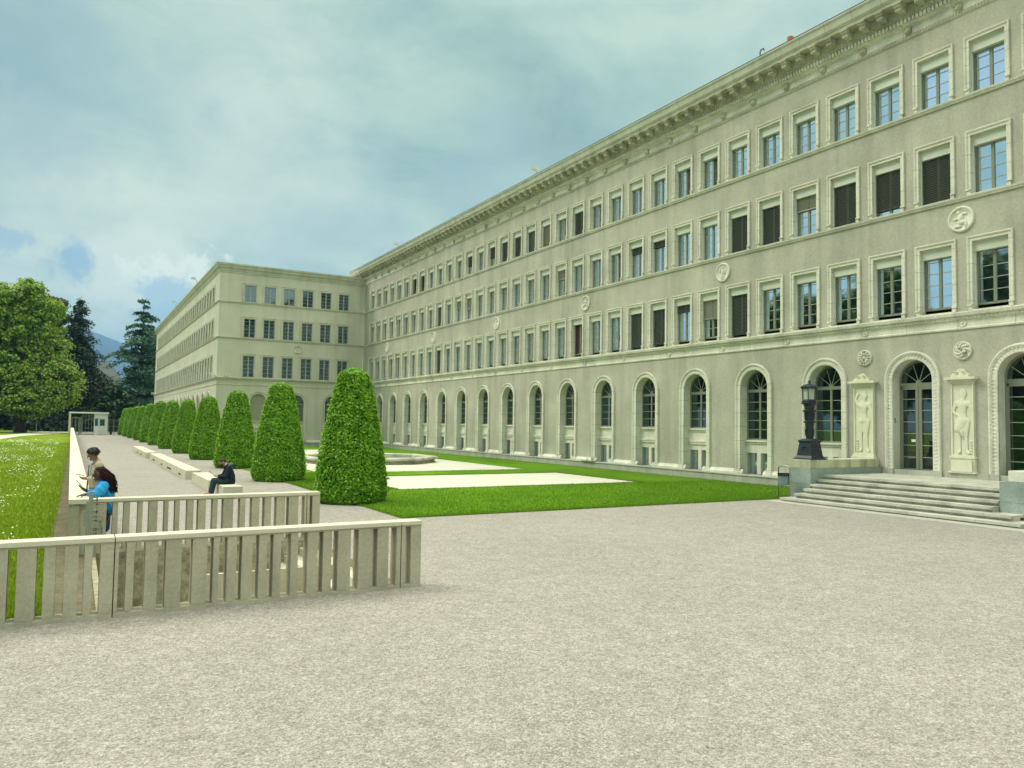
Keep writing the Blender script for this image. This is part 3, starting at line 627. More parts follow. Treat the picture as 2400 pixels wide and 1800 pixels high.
def arch_frame(zb, rows, d=.52, r=.93, door=False, fill=.0):
    m = MB(); o = arch_outline(r, zb); q = arch_outline(r-.09, zb)
    for (a, b_, c_, e_) in zip(o, o[1:], q[1:], q):
        m.face([(d-.04, *a), (d-.04, *b_), (d-.04, *c_), (d-.04, *e_)]); m.face([(d-.04, *e_), (d-.04, *c_), (d+.02, *c_), (d+.02, *e_)])
    m.box(d-.06, d+.02, -r+.09, r-.09, 4.93, 5.09); h = r - .09
    m.lathe([(.13, 0), (.13, .05)], (0, 0, 0), 16); nb = m.v[-32:]; 
    for i, v in enumerate(nb): m.v[len(m.v)-32+i] = (d-.05+v[2], v[0], 5.09 + max(v[1], 0))
    for i in range(1, 5):
        a = math.pi * i / 5; m.tube([(d-.01, .1*math.cos(a), 5.09+.1*math.sin(a)), (d-.01, (h+.01)*math.cos(a), 5.13+(h-.02)*math.sin(a))], .016, 5, 1)
    if not door:
        m.box(d-.05, d+.02, -.055, .055, zb+.08, 4.93); m.box(d-.045, d+.02, -h, h, zb, zb+.08)
        st = (4.90 - zb - .08) / rows
        for i in range(1, rows): m.box(d-.02, d+.01, -h, h, zb+.08+st*i-.013, zb+.08+st*i+.013, 1)
    else:
        m.box(d-.065, d+.02, -.14, .14, 1.06, 4.93); m.box(d-.055, d+.02, -h, h, 1.06, 1.32); m.box(d-.055, d+.02, -h, -h+.07, 1.32, 4.93); m.box(d-.055, d+.02, h-.07, h, 1.32, 4.93)
        m.box(d-.055, d+.02, -h, h, 4.80, 4.93)
        for z in (1.82, 2.34, 2.85, 3.37, 3.88, 4.38): m.box(d-.03, d+.01, -h, h, z-.013, z+.013, 1)
        m.box(d-.075, d-.06, -.006, .006, 1.08, 4.93, 2)
    return m
def pane_of(r, zb, d): g = MB(); g.face([(d, *p) for p in arch_outline(r, zb)]); return g
A_sur = mesh_of('arched_window', arch_surround(.74), TRIMJ); D_sur = mesh_of('doorway', arch_surround(1.10, True), TRIM)
A_f = {v: mesh_of('frame', arch_frame(z, n), [FRAME, WFRAME]) for v, z, n in (('hi', 2.92, 4), ('lo', 2.33, 5))}
A_p = {v: mesh_of('pane', pane_of(.92, z, .525), AGLASS) for v, z in (('hi', 2.92), ('lo', 2.33))}
def spandrel(zs, panel):
    m = MB(); d = .40
    m.box(d, .6, -.928, .928, 1.64, zs-.2)
    m.box(d-.12, .6, -.90, .90, zs-.09, zs); m.box(d-.05, .6, -.90, .90, zs-.2, zs-.09)
    if panel: m.box(d-.07, d, -.88, .88, 1.97, 2.15); m.box(d-.1, d, -.90, .90, 2.10, 2.18)
    m.box(d-.02, .6, -.13, .13, .48, 1.64); m.box(d-.02, .6, -.928, -.86, .48, 1.64); m.box(d-.02, .6, .86, .928, .48, 1.64)
    m.box(.5, .6, -.86, .86, .40, .48)
    return m
A_s = {'hi': mesh_of('apron_panel', spandrel(2.92, True), TRIM), 'lo': mesh_of('apron_panel', spandrel(2.33, False), TRIM)}
g = MB(); g.face([(.56, -.86, .48), (.56, .86, .48), (.56, .86, 1.64), (.56, -.86, 1.64)], 0)
for c_ in (-.5, .5):
    for q in (-.22, 0, .22): g.tube([(.48, c_+q, .48), (.48, c_+q, 1.64)], .016, 5, 1)
    g.box(.45, .55, c_-.36, c_-.30, .48, 1.64, 2); g.box(.45, .55, c_+.30, c_+.36, .48, 1.64, 2)
A_b = mesh_of('basement_window', g, [GLASS, WFRAME, WFRAME])
for c, k in ARC:
    p = (XF, c, 0)
    if k in (-1, 0):
        w = link('doorway', D_sur, B, p)
        dm = mesh_of('door', arch_frame(1.06, 0, .50, .90, True), [FRAME, WFRAME, LOUV])
        link('door', dm, w, p); link('pane', mesh_of('pane', pane_of(.89, 1.1, .505), DGLASS), w, p)
        g = MB(); g.box(.40, .43, -.20, -.17, 2.25, 2.45) if k else g.box(.41, .437, -.035, -.015, 2.2, 2.42); link('handle', mesh_of('handle', g, STEEL), w, p)
        if k == 0:
            g = MB(); g.box(.465, .472, .17, .36, 2.49, 2.60); link('notice', mesh_of('notice', g, WHITE), w, p)
            cu = bpy.data.curves.new('number', 'FONT'); cu.body = '5'; cu.size = .30 * S; cu.extrude = .008; to = bpy.data.objects.new('n', cu); C.objects.link(to)
            dg = bpy.context.evaluated_depsgraph_get(); dg.update(); tm = bpy.data.meshes.new_from_object(to.evaluated_get(dg)); bpy.data.objects.remove(to)
            tm.materials.clear(); tm.materials.append(LOUV); o = link('house_number', tm, w, p)
            o.location = ((.05) * S, .893 * S, 3.32 * S); o.rotation_euler = (math.pi/2, 0, 0)
    else:
        v = 'lo' if k in (1, 2) else 'hi'
        w = link('arched_window', A_sur, B, p); link('frame', A_f[v], w, p); link('pane', A_p[v], w, p); link('apron_panel', A_s[v], w, p); link('basement_window', A_b, w, p)
WA_sur = mesh_of('arched_window', arch_surround(.60, depth=.3), PLASTER2)
wf = mesh_of('frame', arch_frame(2.92, 4, .26), [FRAME, WFRAME]); wp = mesh_of('pane', pane_of(.92, 2.92, .265), AGLASS)
g = spandrel(2.92, True); g.v = [(v[0] - .27, v[1], v[2]) for v in g.v]; ws = mesh_of('apron_panel', g, PLASTER2)
g = MB(); g.face([(.30, -.86, .48), (.30, .86, .48), (.30, .86, 1.64), (.30, -.86, 1.64)]); wb = mesh_of('basement_window', g, GLASS)
g = MB(); g.box(.1, .22, -.93, .93, 2.93, 5.19); g.prism([(.93*math.cos(math.pi*i/14), 5.19+.93*math.sin(math.pi*i/14)) for i in range(15)], lambda a, b_: (.1, a, b_), lambda a, b_: (.22, a, b_))
shm = mesh_of('lowered_shutter', g, mat('grey_shutter', (.27, .28, .20), .7))
for kind, us in (('f', WFA), ('l', WLA)):
    for i, u in enumerate(us):
        p = (u, YW, 0) if kind == 'f' else (XW, u, 0)
        w = link('arched_window', WA_sur, B, p); w.rotation_euler.z = math.pi/2 if kind == 'f' else 0
        link('frame', wf, w, p); link('pane', wp, w, p); link('apron_panel', ws, w, p); link('basement_window', wb, w, p)
        if kind == 'f' and i == 0: link('lowered_shutter', shm, w, p)

# ---- carved medallions, roundels and reliefs
def disc(r, prof, seg=32):
    a = MB(); a.lathe(prof, seg=seg, capb=False); b_ = MB(); b_.add(a, lambda p: (-p[2], p[0], p[1])); return b_
def medallion(kind):
    m = disc(.55, [(.55, 0), (.55, .05), (.52, .08), (.48, .09), (.45, .06), (.43, .03), (.02, .035)])
    def put(c, r): m.ball((-.04, c[0], c[1]), (.06, r[0], r[1]), 10, 6)
    if kind == 0:     # seated figure leaning forward
        put((.02, .05), (.13, .19)); put((.10, .27), (.075, .085)); put((-.06, -.14), (.20, .10)); put((-.2, -.25), (.07, .16)); put((.17, .03), (.16, .05)); put((-.14, .2), (.12, .06)); put((.12, -.3), (.17, .05))
    elif kind == 1:   # standing figure with raised arm
        put((0, .02), (.10, .20)); put((0, .28), (.07, .08)); put((-.06, -.26), (.06, .17)); put((.08, -.26), (.06, .17)); put((.19, .16), (.06, .18)); put((-.17, .0), (.05, .17)); put((0, -.4), (.2, .04))
    else:
        put((-.05, .05), (.14, .17)); put((-.12, .25), (.07, .08)); put((.08, -.12), (.2, .09)); put((.22, -.22), (.08, .13)); put((.14, .12), (.15, .05)); put((-.2, -.2), (.07, .14))
    return m
for i in range(6): link('carved_medallion', mesh_of('carved_medallion', medallion(i % 3), TRIM, True), B, (XF, 17.74 + 6 * BAY * i, 11.82))
o = link('carved_medallion', mesh_of('carved_medallion', medallion(1), PLASTER2, True), B, (23.34, YW, 11.73)); o.rotation_euler.z = math.pi/2
m = disc(.37, [(.37, 0), (.37, .06), (.34, .09), (.31, .06), (.02, .05)], 28)
for i in range(12):
    a = 2*math.pi*i/12; m.tube([(-.07, .08*math.cos(a), .08*math.sin(a)), (-.09, .2*math.cos(a), .2*math.sin(a)), (-.07, .3*math.cos(a), .3*math.sin(a))], [.02, .04, .03], 6)
m.ball((-.08, 0, 0), (.05, .07, .07)); link('carved_roundel', mesh_of('carved_roundel', m, TRIM, True), B, (XF, 22.25, 6.32))
m = disc(.38, [(.38, 0), (.38, .06), (.35, .09), (.32, .06), (.02, .05)], 28)
for i in range(7):
    a = 2*math.pi*i/7; m.tube([(-.08, q*math.cos(a+2.6*q*2), q*math.sin(a+2.6*q*2)) for q in (.03, .1, .17, .24, .31)], [.02, .045, .055, .045, .02], 7)
link('carved_roundel', mesh_of('carved_roundel', m, TRIM, True), B, (XF, 17.76, 6.32))
def nude(side=1, arm_up=True, seed=0):
    N = {'hip': (0, 0, 1.0, .15, .12), 'waist': (0, .01*side, 1.18, .115, .10), 'chest': (0, 0, 1.40, .155, .115), 'neckb': (0, 0, 1.55, .07), 'neck': (0, -.01, 1.61, .055), 'head': (0, -.02*side, 1.73, .095, .10), 'crown': (0, -.02*side, 1.82, .07),
         'lh': (0, .09, .93, .10), 'lk': (0, .11, .52, .065), 'la': (0, .08, .10, .04), 'lf': (-.10, .10, .04, .04), 'rh': (0, -.09, .93, .10), 'rk': (-.03, -.06, .52, .068), 'ra': (0, -.10, .10, .04), 'rf': (-.10, -.16, .04, .04),
         'ls': (0, .17, 1.47, .06), 'rs': (0, -.17, 1.47, .06), 're': (0, -.25, 1.2, .045), 'rw': (0, -.26, .95, .035), 'rn': (0, -.27, .83, .03)}
    if arm_up: N.update({'le': (0, .26, 1.62, .045), 'lw': (0, .16, 1.80, .035)})
    else: N.update({'le': (0, .24, 1.22, .045), 'lw': (-.06, .08, 1.08, .035)})
    E_ = [('hip', 'waist'), ('waist', 'chest'), ('chest', 'neckb'), ('neckb', 'neck'), ('neck', 'head'), ('head', 'crown'), ('hip', 'lh'), ('lh', 'lk'), ('lk', 'la'), ('la', 'lf'), ('hip', 'rh'), ('rh', 'rk'), ('rk', 'ra'), ('ra', 'rf'),
          ('chest', 'ls'), ('ls', 'le'), ('le', 'lw'), ('chest', 'rs'), ('rs', 're'), ('re', 'rw'), ('rw', 'rn')]
    return N, E_
RELIEF = mat('carved_cream_stone', (0.66, 0.655, 0.50), 0.75, 0.25, n_scale=2.0, n_amt=0.07, n2=12, n2_amt=0.05)
for yc, zb, hw, ztop, up, base in ((22.27, 1.88, .50, 5.0, True, 1.63), (17.76, 1.97, .46, 4.98, False, 1.28)):
    m = MB(); m.box(XF-.10, XF, yc-hw, yc+hw, zb, ztop)                                  # slab
    for a, b_ in ((yc-hw, yc-hw+.06), (yc+hw-.06, yc+hw)): m.box(XF-.15, XF-.1, a, b_, zb, ztop)
    m.box(XF-.15, XF-.1, yc-hw+.06, yc+hw-.06, ztop-.05, ztop); m.box(XF-.15, XF-.1, yc-hw+.06, yc+hw-.06, zb, zb+.06)
    m.box(XF-.19, XF, yc-hw-.04, yc+hw+.04, ztop, ztop+.07); m.box(XF-.24, XF, yc-hw-.08, yc+hw+.08, ztop+.07, ztop+.14)
    m.box(XF-.34, XF, yc-hw-.17, yc+hw+.17, ztop+.14, ztop+.24); m.box(XF-.30, XF, yc-hw+.10, yc+hw-.10, ztop+.24, ztop+.33)
    pp = [(-.34, 0), (-.30, .07), (-.18, .10), (-.12, .2), (0, .26), (.12, .2), (.18, .10), (.30, .07), (.34, 0)]
    m.prism(pp, lambda a, b_: (XF-.26, yc+a, ztop+.33+b_), lambda a, b_: (XF-.05, yc+a, ztop+.33+b_))
    for s in (-1, 1): m.tube([(XF-.28, yc+s*(.15+.07*math.cos(t)), ztop+.42+.06*math.sin(t)) for t in [q*.7 for q in range(9)]], .02, 5)
    if base < 1.5:
        m.box(XF-.20, XF, yc-hw-.06, yc+hw+.06, zb-.09, zb); m.box(XF-.16, XF, yc-hw-.03, yc+hw+.03, base+.06, zb-.09); m.box(XF-.24, XF, yc-hw-.1, yc+hw+.1, base, base+.06); m.box(XF-.26, XF-.16, yc-.42, yc+.42, base+.06, zb-.18)
    else:
        m.box(XF-.18, XF, yc-hw-.04, yc+hw+.04, zb-.1, zb); m.box(XF-.24, XF, yc-hw-.08, yc+hw+.08, base, zb-.1)
    o = ob('carved_relief', m, RELIEF, B)
    N, E_ = nude(1, up); k = (ztop - zb - .25) / 1.92
    if not up: N['dr1'] = (-.04, .0, .95, .14); N['dr2'] = (-.06, .12, .72, .10); E_ += [('hip', 'dr1'), ('dr1', 'dr2')]
    fm = skin('carved_figure', N, E_, RELIEF, 2, vox=.014, fn=lambda c: ((-.10 + c[0]*.30*k - .015*k)*S*1.0, c[1]*k*S*1.12, (c[2]*k + zb + .08)*S))
    link('carved_figure', fm, o, (XF, yc, 0)).location = ((XF - ORI[o.name][0]) * S, (yc - ORI[o.name][1]) * S, 0)
    g = MB()
    for q in range(5): g.ball((XF-.11, yc + (.33 if up else -.33), zb + .12 + q*.12), (.04, .07 - q*.008, .06), 7, 5)
    if not up:
        for q in range(6): g.tube([(XF-.13, yc+.25-q*.04, zb+1.35-q*.02), (XF-.15, yc+.1-q*.03, zb+.95-q*.05), (XF-.12, yc-.12-q*.02, zb+1.15+q*.03)], .035, 5)
    ob('carved_drapery', g, RELIEF, o, smooth=True)

# ---- chimney, pipes and the small fixtures
m = MB(); m.lathe([(.20, 0), (.16, 1.45), (.17, 1.47), (.17, 1.62)], (33.0, 27.5, 22.7), 14); ob('chimney_pot', m, RED, B)
m = MB(); m.tube([(31.2, 28.0, 22.6), (31.2, 28.0, 23.20), (31.2, 27.9, 23.34), (31.2, 27.76, 23.32), (31.2, 27.72, 23.2)], .035, 6); ob('vent_pipe', m, IRON, B)
# ---------------------------------------------------------------- ground
def struct(name, mb, m, **k): return tag(ob(name, mb, m, **k), kind='structure')
def flat(mb, x0, x1, y0, y1, z): mb.face([(x0, y0, z), (x1, y0, z), (x1, y1, z), (x0, y1, z)])
WX0, WX1, WY0, WY1 = 0.50, 5.35, 13.40, 19.25      # the opening of the sunken stair
g = MB(); z = -.06
for a in ((-3000, WX0-.1, -300, 9000), (WX1+.1, 3000, -300, 9000), (WX0-.1, WX1+.1, -300, WY0-.1), (WX0-.1, WX1+.1, WY1+.1, 9000)): flat(g, *a, z)
struct('ground', g, MEADOW)
g = MB(); z = 0.0
for a in ((0.05, WX0, -40, 13.05), (0.05, WX0, 19.5, 155), (WX1, XF + .2, -40, YW + .2), (WX0, WX1, -40, WY0), (WX0, WX1, WY1, 155), (WX1, XW + .1, YW + .2, 155), (-40, 0.05, -40, 13.25), (0.05, 18, 155, 182)): flat(g, *a, z)
struct('gravel_court', g, GRAVEL)
# lawns are low slabs with a slightly ragged border
def slab(name, rects, z, m, rag=.03):
    g = MB()
    for x0, x1, y0, y1 in rects:
        def edge(a, b_, n):
            return [(a[0]+(b_[0]-a[0])*i/n + rnd.uniform(-rag, rag), a[1]+(b_[1]-a[1])*i/n + rnd.uniform(-rag, rag)) for i in range(n)]
        nx, ny = max(2, int((x1-x0)*3)), max(2, int((y1-y0)*3))
        pts = edge((x0, y0), (x1, y0), nx) + edge((x1, y0), (x1, y1), ny) + edge((x1, y1), (x0, y1), nx) + edge((x0, y1), (x0, y0), ny)
        g.prism(pts, lambda a, b_: (a, b_, -.02), lambda a, b_: (a, b_, z))
    return struct(name, g, m)
slab('lawn', [(8.98, 31.32, 22.42, 31.55), (8.98, 12.55, 31.55, 43.2), (26.15, 31.32, 31.55, 79.2), (12.55, 26.15, 39.8, 43.2), (8.98, 12.4, 43.2, 79.2), (8.98, 31.32, 79.2, 90.5)], .035, LAWN)
g = MB(); flat(g, 12.5, 26.2, 31.5, 39.9, .012); flat(g, 12.35, 26.2, 43.1, 79.3, .012); struct('pale_gravel_beds', g, PAVE)
g = MB(); flat(g, -.42, -.06, 13.3, 150, -.045); flat(g, -.05, WX0 - .1, 13.05, 19.5, -.03); struct('gravel_strip', g, SOIL)
def ribbon(name, pts, m, z):
    g = MB()
    for (a, b_), (c_, d_) in zip(pts, pts[1:]): g.face([(a[0], a[1], z), (b_[0], b_[1], z), (d_[0], d_[1], z), (c_[0], c_[1], z)])
    return struct(name, g, m)
ribbon('park_path', [((-22, 70), (-24, 95)), ((-14, 92), (-17, 118)), ((-9.5, 108), (-11.5, 138)), ((-8.4, 122), (-10.0, 146)), ((-7.2, 142), (-8.6, 156)), ((-1.6, 168), (-5.0, 196)), ((-0.5, 178), (-5.2, 206)), ((-0.8, 205), (-7.5, 232)), ((-1.4, 262), (-6.8, 268))], PATH, -.045)

# blades of grass along the lawn borders and over the near meadow, with daisies
def blades(name, P, hmin, hmax, w, m, label, cat):
    n = len(P); a = rng.uniform(0, 2*np.pi, n); h = rng.uniform(hmin, hmax, n); lean = rng.normal(0, .3, (n, 2)) * h[:, None]
    V = np.empty((n, 3, 3)); dx_, dy_ = np.cos(a)*w, np.sin(a)*w
    V[:, 0] = P + np.stack([-dx_, -dy_, 0*h], 1); V[:, 1] = P + np.stack([dx_, dy_, 0*h], 1); V[:, 2] = P + np.stack([lean[:, 0], lean[:, 1], h], 1)
    return tag(npmesh(name, V.reshape(-1, 3), 3, m), label, cat, kind='stuff')
def npmesh(name, V, k, m, parent=None, origin=(0, 0, 0), raw=False):
    me = bpy.data.meshes.new(name); n = len(V); me.vertices.add(n); me.vertices.foreach_set('co', ((V - np.array(origin)) * S).astype(np.float32).ravel())
    me.loops.add(n); me.loops.foreach_set('vertex_index', np.arange(n, dtype=np.int32)); me.polygons.add(n // k)
    me.polygons.foreach_set('loop_start', np.arange(0, n, k, dtype=np.int32)); me.update(calc_edges=True); me.validate()
    for q in (m if isinstance(m, (list, tuple)) else [m]): me.materials.append(q)
    if raw: return me
    return link(name, me, parent, origin)
pts = []
def along(a, b_, dens, spread=.05):
    n = int(math.hypot(b_[0]-a[0], b_[1]-a[1]) * dens); t = rng.random(n)
    pts.append(np.stack([a[0]+(b_[0]-a[0])*t + rng.normal(0, spread, n), a[1]+(b_[1]-a[1])*t + rng.normal(0, spread, n), np.full(n, .02)], 1))
along((9, 22.42), (31.2, 22.42), 320); along((8.98, 22.4), (8.98, 45), 260); along((12.5, 31.5), (26.2, 31.5), 300, .08); along((26.2, 31.5), (26.2, 39.9), 200); along((12.5, 39.9), (26.2, 39.9), 150)
along((12.5, 31.5), (12.5, 39.9), 200); along((12.4, 43.1), (26.2, 43.1), 150); along((31.3, 22.6), (31.3, 60), 120)
n = 45000; y = 22.5 + 9 * rng.random(n) ** 1.5; pts.append(np.stack([9 + 22.2 * rng.random(n), y, np.full(n, .03)], 1))
n = 16000; y = 31.5 + 12 * rng.random(n); pts.append(np.stack([9 + 3.4 * rng.random(n), y, np.full(n, .03)], 1))
BLADE = leafmat('grass_blade', (0.07, 0.18, 0.005), (0.16, 0.31, 0.012), .3)
BLADE2 = leafmat('meadow_blade', (0.10, 0.20, 0.008), (0.23, 0.34, 0.025), .35)
blades('lawn_grass', np.concatenate(pts), .03, .075, .012, BLADE, 'short bright green clipped grass of the court lawn', 'grass')
n = 90000; y = 13.6 + 90 * rng.random(n) ** 2.2; x = -.35 - rng.random(n) * (2.0 + (y - 12) * .16 + 1.5)
blades('meadow_grass', np.stack([x, y, np.full(n, -.06)], 1), .05, .13, .016, BLADE2, 'rough yellow green grass beyond the low wall', 'grass')
n = 5000; y = 15 + 105 * rng.random(n) ** 1.3; x = -1.1 - .004 * y - rng.random(n) * (2.2 + (y - 12) * .15)
keep = (np.sin(x * 1.9 + y * .23) + np.sin(y * .37 - x * .6) + rng.normal(0, .5, n)) > .15; x, y = x[keep], y[keep]; n = len(x)
s_ = rng.uniform(.008, .015, n) * (1 + y / 60); zc_ = rng.uniform(.04, .09, n); V = np.empty((n, 4, 3))
for i, (a, b_) in enumerate(((-1, -1), (1, -1), (1, 1), (-1, 1))): V[:, i] = np.stack([x + a*s_, y + b_*s_, zc_ - .06 + b_*s_*.45], 1)
tag(npmesh('daisies', V.reshape(-1, 3), 4, mat('daisy_petal', (.62, .65, .50), .7)), 'white daisies scattered through the meadow grass', 'flowers', kind='stuff')
# loose stones on the court
n = 9000; y = 3.0 + 9 * rng.random(n); x = -4 + (y * 1.7 + 8) * rng.random(n)
keep = ~((y > 12.7) & (x < 5.9)); x, y = x[keep], y[keep]; n = len(x); s_ = rng.uniform(.004, .011, n); a = rng.uniform(0, 6.28, n); V = np.empty((n, 4, 3))
for i in range(4): V[:, i] = np.stack([x + s_*np.cos(a + i*1.57), y + s_*np.sin(a + i*1.57)*.8, rng.uniform(.004, .02, n)], 1)
tag(npmesh('loose_stones', V.reshape(-1, 3), 4, mat('pebble', (.40, .355, .285), .9, island=.35)), 'loose small pebbles on the gravel court', 'gravel', kind='stuff')

# ---------------------------------------------------------------- entrance steps, cheek walls
st = empty('entrance_steps', (28.5, 17.2, 0)); tag(st, 'wide grey granite entrance stairs of six steps rising to the arched doors', 'stairs')
xs = [25.45, 25.92, 26.34, 26.76, 27.17, 27.58]; zs = [.14, .325, .51, .695, .88, 1.06]; ys = [(12.6, 21.85), (13.1, 21.5), (13.92, 21.38), (13.92, 21.38), (13.92, 21.38), (13.92, 21.38)]
for i in range(6):
    g = MB(); x1 = xs[i+1] + .12 if i < 5 else XF
    g.box(xs[i] + .10, x1, ys[i][0], ys[i][1], (zs[i-1] if i else 0) - .01, zs[i] - .09)
    if i < 2: g.box(xs[i], 26.8, ys[i][0], ys[i][1], zs[i] - .09, zs[i])
    else: g.box(xs[i], x1, ys[i][0], ys[i][1], zs[i] - .09, zs[i])
    ob('step' if i < 5 else 'landing', g, STEP, st)
g = MB(); g.box(24.75, 25.5, 11.9, 22.1, -.02, .012); struct('kerb_apron', g, mat('apron_slab', (.40, .385, .33), .85, n_scale=1.5, n_amt=.1, joints=[(1, 1.4, .015)]))
for y0, y1, lb_ in ((21.4, 22.48, 'grey stone cheek wall left of the steps carrying the iron lamp'), (12.8, 13.9, 'grey stone cheek wall cut off at the right edge of the steps')):
    q = empty('cheek_wall', (29, (y0+y1)/2, 0)); tag(q, lb_, 'wall', 'cheek walls beside the entrance steps')
    g = MB(); g.box(26.8, XF, y0, y1, 0, 1.33); ob('granite_base', g, BLUEG, q, bevel=.01)
    g = MB(); g.box(26.83 if y0 > 20 else 27.3, XF - .26, y0 + .03, y1 - .03, 1.33, 1.69); ob('capstone', g, mat('stained_limestone', (.50, .50, .34), .8, n_scale=1.4, n_amt=.2, stains=.3, joints=[(0, 1.6, .015)]) if y0 > 20 else TRIM, q, bevel=.01)
g = MB(); g.box(XF - .05, XF, 13.9, 21.4, 1.055, 1.28); g.box(XF - .15, XF, 16.75, 18.5, 1.055, 1.277)
for a, b_ in ((20.85, 21.3), (18.65, 19.1), (16.38, 16.85)): g.box(XF - .13, XF + .3, a, b_, 1.06, 1.30)
ob('doorway_plinth', g, GRANITE, B)
# lamp
L_ = empty('lamp_post', (27.42, 21.92, 1.69)); tag(L_, 'ornate dark blue iron lamp post with six sided lantern on the cheek wall', 'lamp post')
c = (27.42, 21.92, 1.69); q2 = math.pi / 4; r2_ = math.sqrt(2)
g = MB(); g.lathe([(.50*r2_, 0), (.50*r2_, .03), (.44*r2_, .06), (.40*r2_, .12), (.37*r2_, .16), (.30*r2_, .70), (.33*r2_, .74), (.34*r2_, .80), (.28*r2_, .83), (.2*r2_, .88)], c, 4, rot=q2)
for s in (-1, 1): g.ball((c[0], c[1] + s*.30, c[2]+.82), .07, 8, 6)
for t in range(9):
    a = t*.8; g.ball((c[0]-.345+.0, c[1]+.12*math.cos(a), c[2]+.42+.14*math.sin(a)), (.03, .045, .045), 6, 4); g.ball((c[0]+.12*math.cos(a), c[1]-.345, c[2]+.42+.14*math.sin(a)), (.045, .03, .045), 6, 4)
ob('pedestal', g, IRON, L_)
g = MB(); g.lathe([(.15, .86), (.155, .95), (.17, 1.0), (.165, 1.3), (.19, 1.55), (.25, 1.58), (.25, 1.62), (.18, 1.65), (.19, 1.95), (.22, 2.02), (.28, 2.05), (.28, 2.10), (.20, 2.13), (.22, 2.28), (.26, 2.35), (.34, 2.38), (.35, 2.42), (.26, 2.46), (.24, 2.52)], c, 20)
for z0, r in ((1.0, .165), (1.68, .185)):
    for i in range(12):
        a = math.pi*i/6; g.tube([(c[0]+r*math.cos(a), c[1]+r*math.sin(a), c[2]+z0), (c[0]+(r+.02)*math.cos(a), c[1]+(r+.02)*math.sin(a), c[2]+z0+.3)], .022, 5)
ob('shaft', g, IRON, L_)
g = MB(); g.lathe([(.33, 2.44), (.33, 2.50), (.29, 2.53), (.29, 2.56)], c, 6, rot=.5); g.lathe([(.31, 3.03), (.37, 3.06), (.37, 3.12), (.24, 3.20), (.12, 3.24), (.05, 3.27), (.03, 3.30)], c, 12); g.ball((c[0], c[1], c[2]+3.34), .06, 8, 6)
for i in range(6):
    a = .5 + math.pi*i/3; g.tube([(c[0]+.29*math.cos(a), c[1]+.29*math.sin(a), c[2]+2.54), (c[0]+.30*math.cos(a), c[1]+.30*math.sin(a), c[2]+3.06)], .022, 6)
ob('lantern_frame', g, IRON, L_)
g = MB(); g.lathe([(.265, 2.54), (.275, 3.05)], c, 6, rot=.5); ob('lantern_glass', g, LGLASS, L_)
# bin
q = empty('litter_bin', (26.2, 22.25, 0)); tag(q, 'blue grey litter bin hung in a tubular hoop beside the entrance steps', 'bin')
g = MB(); hp = [(26.2, 22.55, 0), (26.2, 22.55, 1.28), (26.2, 22.50, 1.37), (26.2, 22.40, 1.41), (26.2, 22.10, 1.41), (26.2, 22.0, 1.37), (26.2, 21.95, 1.28), (26.2, 21.95, 0)]
g.tube(hp, .028, 8); g.tube([(26.2, 22.55, .55), (26.2, 21.95, .55)], .02, 6); ob('hoop', g, STEEL, q, smooth=True)
g = MB(); g.lathe([(.19, .60), (.24, .62), (.26, 1.08), (.25, 1.09), (.22, .7)], (26.2, 22.25, 0), 20, capt=False); ob('basket', g, mat('blue_grey_steel', (.17, .24, .22), .5, n_scale=5, n_amt=.1), q, smooth=False)
g = MB(); g.lathe([(.268, .98), (.272, 1.10), (.24, 1.11), (.2, .9)], (26.2, 22.25, 0), 20, capb=False, capt=False); ob('bin_bag', g, IRON, q)
# security cameras, floodlights
def scam(loc, rz, lb_):
    q = empty('security_camera', loc, rz); tag(q, lb_, 'camera', 'security cameras on the wing')
    g = MB(); g.box(-.55, -.05, -.12, .12, .05, .25); g.box(-.62, -.50, -.14, .14, .20, .28); o = ob('housing', g, WHITE, None, (0, 0, 0)); o.parent = q
    g = MB(); g.tube([(.0, 0, 0), (-.2, 0, .12)], .05, 6); g.box(-.1, .1, -.1, .1, -.02, .04); o = ob('bracket', g, WHITE, None, (0, 0, 0)); o.parent = q
scam((XW - .12, YW - .15, 8.07), .2, 'white security camera on the near corner of the wing string course'); scam((XW - .1, 172.4, 8.07), 0, 'white security camera on the far end of the wing'); scam((XW + .9, YW - .15, 8.07), 2.2, 'pale security camera facing right near the wing corner')
def flood(loc, s, lb_, rz=0):
    q = empty('floodlight', loc, rz); tag(q, lb_, 'floodlight', 'floodlights on the roof edge')
    g = MB(); g.tube([(0, 0, 0), (0, 0, .35*s), (-.25*s, 0, .5*s)], .03*s, 6); o = ob('arm', g, STEEL, None, (0, 0, 0)); o.parent = q
    g = MB(); g.box(-.55*s, -.1*s, -.22*s, .22*s, .42*s, .58*s); o = ob('lamp_head', g, SHUT, None, (0, 0, 0)); o.parent = q
flood((30.9, 50.3, 22.6), 1.0, 'grey floodlight on the roof edge above the middle of the long front', .5); flood((30.9, 80.0, 22.6), 1.0, 'small floodlight on the roof edge near the inner corner', .3)
flood((13.6, 110.2, 21.45), 1.3, 'floodlight on the wing roof edge nearer the corner'); flood((13.6, 134.5, 21.45), 1.3, 'floodlight on the wing roof edge farther from the corner')
q = empty('standpipe', (31.45, 43.2, .48)); tag(q, 'low metal standpipe with two short stubs on the granite plinth', 'pipe')
g = MB(); g.tube([(31.45, 43.9, .5), (31.45, 43.9, .75)], .03, 6); g.tube([(31.45, 43.3, .5), (31.45, 43.3, .78)], .04, 6); g.box(31.2, 31.5, 42.8, 44.3, .47, .52); ob('stubs', g, STEEL, q)
